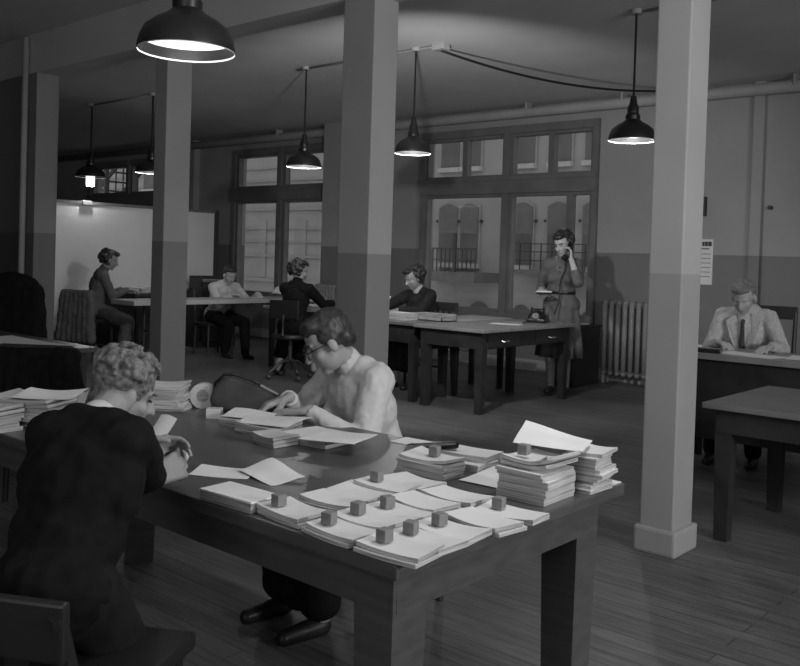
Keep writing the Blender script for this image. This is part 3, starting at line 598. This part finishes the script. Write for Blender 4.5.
# stack at back of the files
for k in range(3):
    bundle(-1.60+.004*k, 1.985-.003*k, Z0+.0185*k, .08-.04*k, .165, .105, .018, ('lowest', 'middle', 'top')[k]+' bundle of the low pile behind the files, under a stapler', 'bundles in the low pile', seed=40+k, bend=.004 if k < 2 else .012)
tag(MB().box((0, 0, .0135), (.027, .027, .027), 0, .0015).build('wooden_cube', X['cube'], None, (-1.585, 1.985, Z0+.059), .2), 'small wooden cube on top of the low pile', 'cube', 'wooden cube paperweights')
for k in range(2): bundle(-1.60, 2.16+.02*k, Z0+.02*k, .15*k, .16, .11, .02, ('lower', 'upper')[k]+' bundle lying behind the low pile, beside the black stapler', 'bundles behind the low pile', seed=50+k, bend=.004)
st = empty('stapler', (-1.70, 2.11, Z0+.0), 'long black stapler lying behind the low pile of bundles', 'stapler', None, .55)
MB().box((0, 0, .01), (.17, .04, .02), 0, .006).build('base', X['plastic'], st); MB().box((.005, 0, .05), (.16, .026, .022), 0, .008, M.Rotation(-.12, 3, 'Y')).build('arm', X['plastic'], st); MB().cyl((-.06, -.02, .03), (-.06, .02, .03), .022).build('hinge', X['metal'], st)
# flat sheets under right stack
def sheet(x, y, z, rz, w_, d_, label, group, curl=.01, th=.0012, seed=0, m=None, tilt=None, name='paper_sheet', cat='sheet'):
    rnd = random.Random(seed); p1, p2 = rnd.uniform(0, 6), rnd.uniform(0, 6)
    def f(u, v): return ((u-.5)*w_, (v-.5)*d_, th+curl*(.5+.5*math.sin(3.2*u+p1))*(.4+.6*v)+curl*.5*(.5+.5*math.sin(4*v+p2)) + (tilt(u, v) if tilt else 0))
    q = MB().slab(f, 12, 10, th).build(name, m or X['paper'], None, (x, y, z), rz); smooth_by(q, .6); return tag(q, label, cat, group)
sheet(-1.40, 2.10, Z0, .1, .22, .20, 'large pale sheet lying left of the tall stacks', 'loose sheets on the front table', .006, seed=3)
sheet(-1.205, 2.28, Z0, .0, .05, .11, 'narrow white slip at the far right corner of the front table', 'loose sheets on the front table', .001, seed=4)
# tall stacks
names5 = ('lowest', 'second from the bottom', 'middle', 'second from the top', 'topmost')
for k in range(5): bundle(-1.265+rn.uniform(-.006, .006), 2.02+rn.uniform(-.004, .004), Z0+k*.0205, rn.uniform(-.08, .08), .145, .155, .02, '%s bundle of the tall stack carrying a cube at the table end' % names5[k], 'bundles of the tall front stack', seed=60+k, bend=.008 if k == 4 else .001, jit=.006, curl=.03 if k == 4 else 0)
for k in range(5): bundle(-1.215+rn.uniform(-.007, .007), 2.205+rn.uniform(-.005, .005), Z0+k*.0215, rn.uniform(-.12, .12), .10, .115, .021, '%s bundle of the tall stack nearest the far right table corner' % names5[k], 'bundles of the tall rear stack', seed=70+k, bend=.007 if k == 4 else .001, jit=.007)
sheet(-1.285, 2.13, Z0+.118, .35, .19, .15, 'big loose white sheet sloping up across the two tall stacks', 'loose sheets on the front table', .012, seed=7, tilt=lambda u, v: .035*v*(1-u*.8))
tag(MB().box((0, 0, .0135), (.027, .027, .027), 0, .0015).build('wooden_cube', X['cube'], None, (-1.285, 1.985, Z0+.113), .15), 'small wooden cube on top of the tall stack', 'cube', 'wooden cube paperweights')
# note pad group near the boy's hand
def pad(x, y, z, rz, w_, d_, h, label, cat='pad'):
    o = empty('note_pad', (x, y, z), label, cat, None, rz)
    MB().box((0, 0, h/2-.002), (w_, d_, h-.006), 0, .001).build('pages', X['oldpaper'], o); MB().box((0, 0, h-.003), (w_+.002, d_+.002, .005), 0, .001).build('top_sheet', X['paper'], o); return o
pad(-1.735, 1.405, Z0, .06, .185, .098, .03, 'thick white block of paper at the near edge by the boy\'s hand')
sheet(-2.00, 1.56, Z0, .55, .17, .10, 'creased white sheet nearest the boy\'s right hand', 'loose sheets on the front table', .008, seed=12)
sheet(-1.885, 1.635, Z0, -.15, .17, .11, 'curled white sheet just behind the thick paper block', 'loose sheets on the front table', .02, seed=13)
# papers in front of the woman in white
sheet(-2.54, 2.09, Z0+.024, .45, .17, .12, 'white sheet topping the papers beside the black bag', 'papers before the woman in white', .012, seed=21)
bundle(-2.53, 2.08, Z0, .4, .17, .13, .022, 'dark-edged bundle beside the black bag', 'papers before the woman in white', seed=22, bend=.005, m=X['oldpaper'])
bundle(-2.36, 2.03, Z0, .15, .20, .13, .03, 'middle bundle before the woman in the white sweater', 'papers before the woman in white', seed=23, bend=.012, m=X['oldpaper'])
sheet(-2.36, 2.05, Z0+.034, .2, .22, .15, 'wide white sheet topping the middle bundle before the woman', 'papers before the woman in white', .014, seed=24)
bundle(-2.21, 1.93, Z0, -.1, .12, .10, .03, 'small folded bundle in front of the middle bundle', 'papers before the woman in white', seed=27, bend=.01, m=X['oldpaper'])
bundle(-2.14, 2.07, Z0, .05, .20, .17, .026, 'broad bundle under the white-sweatered woman\'s elbow', 'papers before the woman in white', seed=25, bend=.006)
sheet(-2.02, 2.03, Z0+.03, .3, .20, .17, 'white sheet hanging over the broad bundle at the right', 'papers before the woman in white', .012, seed=26)
sheet(-2.47, 2.2, Z0+.004, .2, .12, .07, 'small folded slip under the woman\'s left hand', 'papers before the woman in white', .012, seed=28)
sheet(-1.86, 2.30, Z0, .1, .26, .1, 'pale sheet along the far table edge right of the woman', 'loose sheets on the front table', .002, seed=29)
# bag, tape roll, small box
bg = empty('handbag', (-2.73, 2.245, Z0), 'dark soft leather bag standing beside the tape roll', 'bag', None, .62)
m = MB()
prof = [(-.155, 0), (.16, 0), (.175, .02), (.15, .05), (.06, .095), (-.03, .125), (-.085, .135), (-.125, .12), (-.15, .07)]
n_ = len(prof); rings = []
for s_, y_ in ((.80, -.06), (.95, -.045), (1, -.015), (1, .015), (.95, .045), (.80, .06)):
    rings.append([m.b.verts.new(((p[0])*(.9+.1*s_), y_*(1.0-.55*p[1]/.135), p[1]*s_)) for p in prof])
for A, B in zip(rings, rings[1:]):
    for k in range(n_): m.b.faces.new((A[k], A[(k+1) % n_], B[(k+1) % n_], B[k]))
m.b.faces.new(rings[0][::-1]); m.b.faces.new(rings[-1]); q = m.build('bag_body', X['bag'], bg, smooth=True); sb = q.modifiers.new('s', 'SUBSURF'); sb.levels = 2; sb.render_levels = 2
MB().tube([(-.148, 0, .05), (-.14, 0, .105), (-.105, 0, .14), (-.06, 0, .142), (0, 0, .126), (.07, 0, .095)], .006).build('piping', X['plastic'], bg, smooth=True)
MB().tube([(.045, -.008, .105), (.115, -.008, .073)], .007).build('clasp', X['metal'], bg, label='bright metal clasp')
tr = empty('tape_roll', (-2.905, 2.155, Z0), 'pale round tape roll standing left of the dark bag', 'tape', None, .7)
MB().lathe([(.025, -.02), (.05, -.02), (.05, .02), (.025, .02)], n=32, closed=True).xf(M.Translation((0, 0, .05)) @ M.Rotation(PI/2, 4, 'X')).build('roll', X['tape'], tr, smooth=.7)
MB().cyl((0, -.017, .05), (0, .017, .05), .0255, n=24).build('core', X['oldpaper'], tr)
tag(MB().box((0, 0, .019), (.055, .045, .038), 0, .002).build('small_box', X['mug'], None, (-2.70, 2.055, Z0), .7), 'small pale box on the table before the tape roll', 'box')
# stack behind the boy's face
for k in range(5): bundle(-2.98+rn.uniform(-.01, .01), 2.03+rn.uniform(-.01, .01), Z0+k*.020, .7+rn.uniform(-.15, .15), .17, .13, .0195, '%s bundle of the untidy pile beyond the boy\'s face' % names5[k], 'bundles in the untidy pile', seed=80+k, bend=.012 if k == 4 else .002, jit=.008)
# papers at the left end
for k in range(4): bundle(-3.02+rn.uniform(-.01, .01), 1.52+rn.uniform(-.01, .01), Z0+k*.022, .5+rn.uniform(-.15, .15), .24, .16, .0215, '%s bundle of the pile left of the boy\'s shoulder' % (names5[0], names5[1], names5[3], names5[4])[k], 'bundles left of the boy', seed=90+k, bend=.02 if k == 3 else .002, jit=.01, m=X['oldpaper'])
sheet(-2.98, 1.55, Z0+.094, .6, .22, .15, 'white sheet topping the pile left of the boy\'s shoulder', 'loose sheets on the front table', .02, seed=33)
for k in range(3): bundle(-3.06+rn.uniform(-.01, .01), 1.35, Z0+k*.025, .2+rn.uniform(-.1, .1), .26, .12, .0245, '%s bundle of the pile at the left picture edge' % ('lowest', 'middle', 'topmost')[k], 'bundles at the left edge', seed=95+k, bend=.015 if k == 2 else .002, jit=.01, m=X['oldpaper'])
sheet(-5.58, 2.72, .76, .0, .9, .28, 'wide white sheet on the dark table at the left edge', 'sheets on the left table', .004, seed=34)
# mid desk things
ph = empty('telephone', (-4.93, 7.78, .765), 'black desk telephone before the telephoning woman', 'telephone', None, 3.5)
m = MB().ell((0, 0, .05), (.1, .1, .07)).bb(-.1, .1, -.09, .1, 0, .05, .02).cap((-.05, 0, .12), (.05, 0, .12), .025, .025); organic(m, 'phone_body', X['plastic'], ph, .007, 3)
MB().cyl((0, .085, .06), (0, .105, .075), .035, n=24).build('dial', X['metal'], ph)
MB().cap((-.06, 0, .12), (-.06, .0, .145), .012, .01).cap((.06, 0, .12), (.06, 0, .145), .012, .01).build('cradle', X['plastic'], ph)
sheet(-4.95, 7.25, .765, .4, .30, .22, 'white sheet on the drawer desk beside the telephone', 'sheets on the drawer desk', .002, seed=41)
tag(MB().bb(-.11, .11, -.08, .08, 0, .02, .002).build('ledger', X['oldwood'], None, (-5.02, 7.5, .765), .3), 'thin dark ledger at the far side of the drawer desk', 'book')
bx = empty('file_tray', (-5.62, 6.95, .765), 'shallow pale tray with slots on the table right of the jacketed woman', 'tray')
m = MB().bb(-.2, .2, -.12, .12, 0, .01); [m.bb(a, a+.008, -.12, .12, 0, .07) for a in (-.2, -.1, 0, .1, .192)]; m.bb(-.2, .2, .112, .12, 0, .07).bb(-.2, .2, -.12, -.112, 0, .04); m.build('tray_body', X['oldpaper'], bx); MB().bb(-.19, .19, -.1, .1, .012, .03).build('cards', X['paper'], bx)
for k in range(2): bundle(-5.86, 6.75, .765+k*.035, .1*k, .26, .2, .034, '%s bundle of the pile before the jacketed woman' % ('lower', 'upper')[k], 'bundles on the jacketed woman\'s table', seed=110+k, bend=.002, jit=.008)
bundle(-6.25, 6.68, .765, .1, .34, .2, .05, 'thick paper pile on the table in front of the jacketed woman', 'papers on the jacketed woman\'s table', seed=115, bend=.004)
sheet(-6.36, 6.86, .80, .5, .3, .3, 'white sheet held up before the jacketed woman', 'papers on the jacketed woman\'s table', .02, seed=116, tilt=lambda u, v: .14*v)
# papers on other desks
sheet(-9.13, 7.55, .80, .2, .22, .3, 'white sheet under the hands of the man in the white shirt', 'sheets on the folding table', .004, seed=120)
sheet(-9.15, 8.05, .80, .6, .28, .34, 'crumpled paper on the folding table right of the man in white', 'sheets on the folding table', .10, seed=121)
sheet(-9.12, 8.4, .80, .1, .24, .3, 'flat sheet at the right end of the folding table', 'sheets on the folding table', .006, seed=122)
bundle(-7.75, 7.42, .75, .1, .5, .3, .03, 'wide paper pile before the woman in black', 'papers on the small table', seed=123, bend=.004)
for k, (x, y) in enumerate(((-10.3, 6.35), (-10.35, 6.62), (-10.4, 6.85))): bundle(x, y, .82, .2*k, .3, .24, .05+.01*k, ('nearest', 'middle', 'farthest')[k]+' paper pile on the desk of the woman in the grey dress', 'papers on the far left desk', seed=130+k, bend=.006)
sheet(-2.15, 6.06, .80, -.2, .42, .24, 'large white sheet the suited man writes on', 'sheets on the suited man\'s desk', .003, seed=141)
sheet(-1.72, 6.2, .80, .15, .45, .3, 'white sheet right of the suited man\'s hand', 'sheets on the suited man\'s desk', .003, seed=142)
sheet(-2.55, 6.0, .80, .3, .16, .1, 'folded slip at the left of the suited man\'s desk', 'sheets on the suited man\'s desk', .03, seed=143)
tag(MB().bb(-.09, .09, -.05, .05, 0, .03, .004).build('desk_blotter', X['plastic'], None, (-2.42, 5.98, .80), .2), 'small black case on the suited man\'s desk', 'case')
# ------------------------------------------------------------------ chairs
chair(-1.64, .87, .5, 'wooden chair the curly-haired boy sits on', m=X['lampout'], seat=.57, back=.78)
so = empty('stool', (-2.36, 2.68, 0), 'wooden stool the woman in the white sweater sits on', 'stool')
MB().lathe([(.02, .365), (.155, .365), (.165, .38), (.16, .40), (.02, .405)], n=24).build('seat', X['darkwood'], so, smooth=.6)
for sx in (-1, 1):
    for sy in (-1, 1): MB().tube([(sx*.15, sy*.15, 0), (sx*.10, sy*.10, .37)], [.016, .019]).build('leg', X['darkwood'], so)
MB().tube([(-.13, -.13, .16), (.13, .13, .16)], .01).tube([(-.13, .13, .17), (.13, -.13, .17)], .01).build('stretcher', X['darkwood'], so)
chair(-6.22, 7.62, PI, 'wooden chair under the woman in the dark jacket')
chair(-9.78, 7.4, -PI/2-.15, 'wooden chair under the man in the white shirt', seat=.44)
chair(-2.38, 6.80, PI+.15, 'dark high-backed chair of the suited man', back=1.08, w=.5)
cz = chair(-10.06, 5.75, .45, 'chair of the woman in the grey dress, draped with a coat', seat=.52, back=.86)
m = MB()
for s_ in (-.18, -.12, -.06, 0, .06, .12, .18): m.cap((s_, -.29, .84), (s_*1.2, -.31, .3), .045, .06).cap((s_, -.25, .84), (s_, -.19, .6), .04, .03)
q = organic(m, 'coat', X['greycl'], None, .012, 4, .03, .12); q.location = (-10.06, 5.75, 0); q.rotation_euler = (0, 0, .45); tag(q, 'grey coat draped over the chair of the woman in the grey dress', 'coat')
chair(-7.0, 3.42, .75, 'dark chair at the far left before the broad column', back=.95, m=X['darkwood'])
m = MB()
for s_ in (-.18, -.12, -.06, 0, .06, .12, .18): m.cap((s_, -.27, 1.02), (s_*1.2, -.31, .35), .07, .09).cap((s_, -.22, 1.0), (s_, -.15, .62), .06, .05)
m.ell((0, -.25, 1.08), (.2, .09, .1)); q = organic(m, 'coat', X['black'], None, .012, 4, .03, .12); q.location = (-7.0, 3.42, 0); q.rotation_euler = (0, 0, .75); tag(q, 'black coat heaped on the dark chair before the broad column', 'coat')
chair(-4.72, 2.50, PI/2-.9, 'dark chair behind the boy, hung with a black coat', back=.84)
m = MB()
for s_ in (-.18, -.12, -.06, 0, .06, .12, .18): m.cap((s_, -.26, .80), (s_*1.1, -.30, .28), .05, .07).cap((s_, -.22, .80), (s_, -.16, .56), .045, .04)
q = organic(m, 'coat', X['black'], None, .012, 4, .03, .12); q.location = (-4.72, 2.50, 0); q.rotation_euler = (0, 0, PI/2-.9); tag(q, 'black coat on the chair by the left table', 'coat')
# swivel chair
sv = empty('swivel_chair', (-7.42, 6.66, 0), 'dark swivel chair under the woman in black', 'chair', None, .45)
MB().lathe([(.02, .45), (.19, .45), (.205, .47), (.2, .495), (.02, .5)], n=24).build('seat', X['darkwood'], sv, smooth=.6)
MB().cyl((0, 0, .12), (0, 0, .46), .022).build('column', X['darkframe'], sv); MB().box((0, -.2, .78), (.34, .025, .2), 0, .01).build('backrest', X['lampout'], sv)
MB().tube([(0, -.1, .45), (0, -.23, .5), (0, -.22, .72)], .016).build('back_bar', X['darkframe'], sv)
for k in range(4):
    a = PI/4+k*PI/2; c_, s_ = math.cos(a), math.sin(a)
    lg = MB().tube([(0, 0, .2), (c_*.1, s_*.1, .19), (c_*.24, s_*.24, .075)], .018).build('leg', X['darkwood'], sv); MB().ell((c_*.25, s_*.25, .03), .03).build('caster', X['darkframe'], lg, smooth=True)
# ------------------------------------------------------------------ people
def L(loc, rz, *p): return M.Rotation(-rz, 3, 'Z') @ (V(p)-V(loc))
def D(rz, *p): return M.Rotation(-rz, 3, 'Z') @ V(p)
lo, rz = (-1.685, .895, 0), .5
boy, bi = person('boy with curly fair hair in a black sweater, seen from behind', lo, rz, dict(fem=False, k=.76, headk=.96, sw=.132, ear=1.15, collarh=.02, hk=1.2, vox=.005, pelvis=(0, 0, .685), lean=.42, neck=.75, hyaw=-.8, hpitch=.42, seed=3, skin=X['skinboy'],
  arms=[(L(lo, rz, -2.07, 1.37, .83), (-.35, -.4, -1), D(rz, .35, .9, .1), D(rz, .75, -.25, -.5), .8), (L(lo, rz, -1.925, 1.29, .81), (.15, -.5, -1), D(rz, -.18, .98, .2), D(rz, -.8, -.1, -.5), .8)],
  legs=[((-.12, .42, 0), (-.1, 1, .6)), ((.12, .38, 0), (.1, 1, .6))], hair='curly', hairm=X['curly'], top=X['black'], topname='sweater', collar=X['white'], bottom='trousers', bm=X['trous'], brows=True))
sheet(-2.10, 1.41, .835, .2, .06, .08, 'slips of paper held up in the boy\'s left hand', 'slips in the boy\'s hands', .01, seed=201, tilt=lambda u, v: .075*v)
tag(MB().lathe([(.012, -.008), (.024, -.008), (.024, .008), (.012, .008)], n=24, closed=True).xf(M.Rotation(1.2, 4, 'X')).build('rubber_ring', X['tape'], None, (-1.99, 1.405, .838), .4, .7), 'small pale ring held in the boy\'s right hand', 'ring')
lo, rz = (-2.39, 2.66, 0), PI-.12
wom, wi = person('woman with glasses in a white sweater sorting papers', lo, rz, dict(k=.97, hk=1.12, sw=.136, vox=.006, pelvis=(.02, 0, .53), lean=.36, neck=.5, hyaw=-.55, hpitch=.58, hroll=0, seed=5, skin=X['skin'],
  arms=[(L(lo, rz, -2.40, 2.255, .805), (-.7, -.1, -.8), D(rz, -.9, -.3, -.1), (0, .1, -1), .6), (L(lo, rz, -2.56, 2.30, .83), (.7, -.3, -.7), D(rz, -.35, -.8, -.25), (-.1, .15, -1), .8)],
  legs=[((-.12, .38, 0), (-.05, 1, .5)), ((.12, .38, 0), (.05, 1, .5))], hair='smooth', top=X['white'], topname='sweater', collar=X['white'], bottom='skirt', bm=X['trous'], hang=.85, glasses=True, brows=True))
lo, rz = (-4.87, 8.14, 0), PI+.32
sw_, si = person('standing woman telephoning, in a dark belted dress, holding a pad', lo, rz, dict(k=1.03, vox=.008, pelvis=(0, 0, .94), lean=.03, neck=.2, hyaw=-.30, hpitch=.42, hroll=.06, seed=8, skin=X['skinpale'],
  arms=[((-.125, .175, 1.42), (-.4, -.15, -1), (.12, -.35, 1), (.9, .1, .1), .9), ((.185, .16, 1.06), (.3, -1, -.2), (-.45, .9, .0), (-.2, .1, 1), .5)],
  legs=[((-.075, .02, .03), (0, 1, 0)), ((.075, .04, .03), (0, 1, 0))], sleeve=.5, hair='wavy', top=X['dress'], topname='dress_top', collar=X['dress'], brows=True))
n = 48; m = MB(); rings = []
for z, rx, ry, am in ((1.06, .135, .115, 0), (1.02, .145, .12, .003), (.92, .185, .15, .008), (.75, .20, .17, .016), (.55, .225, .19, .022), (.40, .24, .20, .026), (.40, .225, .185, .026), (.9, .165, .13, .005)):
    rings.append([m.b.verts.new(((rx+am*math.sin(9*2*PI*k/n))*math.cos(2*PI*k/n), (ry+am*math.sin(9*2*PI*k/n))*math.sin(2*PI*k/n), z)) for k in range(n)])
for A, B in zip(rings, rings[1:]):
    for k in range(n): m.b.faces.new((A[k], A[(k+1) % n], B[(k+1) % n], B[k]))
m.b.faces.new(rings[0][::-1]); m.b.faces.new(rings[-1])
sk = m.build('skirt', X['dress'], sw_, smooth=True)
MB().lathe([(.142, 1.055), (.146, 1.06), (.146, 1.085), (.142, 1.09), (.12, 1.09), (.12, 1.055)], n=32).xf(M.Diagonal((1, .86, 1, 1))).build('belt', X['plastic'], sw_, smooth=.7)
for k in range(6): MB().ell(si['at'](0.0, .121-.004*abs(k-4), .16+k*.045), .009).build('button', X['plastic'], sw_, smooth=True)
hs = empty('telephone_handset', sw_.matrix_world @ V((0, 0, 0)), 'black telephone handset held to the standing woman\'s ear', 'telephone handset'); hs.location = lo; hs.rotation_euler = (0, 0, rz)
hp = si['hp']; a, b_ = hp(-.105, .005, -.01), hp(-.075, .12, -.12); mid = (a+b_)/2+V((-.035, 0, .0))
MB().tube([a, a.lerp(mid, .6), mid, b_.lerp(mid, .6), b_], [.016, .014, .014, .014, .016], 10).build('grip', X['plastic'], hs, smooth=True)
for p, q in ((a, hp(-.085, .0, -.01)), (b_, hp(-.045, .115, -.10))): MB().cyl(p, q, .027, .03).build('cup', X['plastic'], hs)
MB().tube([b_, b_+V((0, .03, -.12)), V((-.02, .17, 1.2)), V((-.02, .2, .98)), V((.0, .3, .86))], .006, 6).build('cord', X['cordm'], hs, smooth=True)
np_ = empty('notepad', sw_.location, 'notepad the standing woman holds at her waist', 'notepad'); np_.rotation_euler = (0, 0, rz)
MB().box((.12, .30, 1.075), (.15, .20, .012), .3, .002, M.Rotation(.3, 3, 'Z') @ M.Rotation(.1, 3, 'X')).build('pages', X['paper'], np_); MB().box((.12, .30, 1.064), (.152, .202, .006), .3, .001, M.Rotation(.3, 3, 'Z') @ M.Rotation(.1, 3, 'X')).build('cover', X['plastic'], np_)
lo, rz = (-6.22, 7.55, 0), PI+.1
person('seated woman in a dark jacket reading papers before the window', lo, rz, dict(k=1.04, vox=.009, pelvis=(0, 0, .56), lean=.25, neck=.3, hyaw=-.45, hpitch=.45, bend=.05, seed=9,
  arms=[(L(lo, rz, -6.15, 7.0, .83), (-.9, -.2, -.6), (.3, .9, -.1), (.1, 0, -1), .6), (L(lo, rz, -6.5, 7.02, .85), (.9, -.2, -.6), (-.2, .9, .1), (0, .1, -1), .6)],
  legs=[((-.1, .36, 0), (0, 1, .5)), ((.1, .40, 0), (0, 1, .5))], hair='wavy', top=X['navy'], topname='jacket', collar=X['white'], bottom='skirt', bm=X['navy']))
lo, rz = (-9.72, 7.4, 0), -PI/2-.12
person('man in a white shirt writing at the long folding table', lo, rz, dict(fem=False, k=1.0, vox=.009, pelvis=(0, 0, .54), lean=.42, neck=.3, hyaw=-.1, hpitch=.5, seed=11, skin=X['skinpale'],
  arms=[(L(lo, rz, -9.22, 7.7, .84), (-.4, -.4, -1), (.5, .8, -.1), (0, 0, -1), .6), (L(lo, rz, -9.22, 7.26, .84), (.4, -.4, -1), (-.7, .7, -.1), (0, 0, -1), .8)],
  legs=[((-.14, .50, 0), (-.3, 1, .5)), ((.05, .30, 0), (.0, 1, .6))], sleeve=.95, hair='man', top=X['white'], topname='shirt', collar=X['white'], bottom='trousers', bm=X['trous']))
lo, rz = (-7.42, 6.70, 0), .45
person('woman in black seen from behind on a swivel chair', lo, rz, dict(k=1.0, vox=.009, pelvis=(0, 0, .59), lean=.15, neck=.2, hyaw=-.75, hpitch=.3, seed=12,
  arms=[(L(lo, rz, -7.85, 7.2, .82), (-.4, -.4, -1), (.2, .9, -.1), (0, 0, -1), .5), (L(lo, rz, -7.38, 7.27, .83), (.4, -.4, -1), (-.2, .9, -.1), (0, 0, -1), .6)],
  legs=[((-.28, .25, 0), (-.3, 1, .4)), ((.12, .36, 0), (.1, 1, .5))], hair='wavy', top=X['black'], topname='jacket', collar=X['black'], bottom='skirt', bm=X['black']))
lo, rz = (-10.1, 5.80, 0), -.42
person('woman in a grey dress at the desk before the white board', lo, rz, dict(k=1.02, vox=.009, pelvis=(0, 0, .64), lean=.22, neck=.3, hyaw=-.1, hpitch=.35, seed=14,
  arms=[(L(lo, rz, -10.12, 6.22, .87), (-.4, -.4, -1), (.2, .9, -.1), (0, 0, -1), .5), (L(lo, rz, -9.92, 6.16, .88), (.4, -.4, -1), (-.2, .9, -.1), (0, 0, -1), .6)],
  legs=[((-.1, .40, 0), (0, 1, .5)), ((.1, .34, 0), (0, 1, .5))], hair='wavy', top=X['greycl'], topname='dress_top', collar=X['greycl'], bottom='skirt', bm=X['greycl']))
lo, rz = (-2.43, 6.73, 0), PI+.18
man, mi = person('man in a pale suit and dark tie writing at the right-hand desk', lo, rz, dict(fem=False, k=1.0, sw=.158, vox=.007, pelvis=(0, 0, .61), lean=.12, neck=.75, hyaw=-.12, hpitch=.6, seed=15, skin=X['skinpale'],
  arms=[(L(lo, rz, -2.12, 6.36, .845), (-.6, -.5, -1), (.35, .8, -.1), (0, 0, -1), .55), (L(lo, rz, -2.50, 6.36, .845), (.6, -.5, -1), (-.75, .6, -.1), (0, 0, -1), .8)],
  legs=[((-.14, .40, 0), (-.05, 1, .5)), ((.14, .42, 0), (.05, 1, .5))], hair='man', hairm=X['greyhair'], top=X['suit'], topname='suit_jacket', collar=X['white'], lapels=True, bottom='trousers', bm=X['trous']))
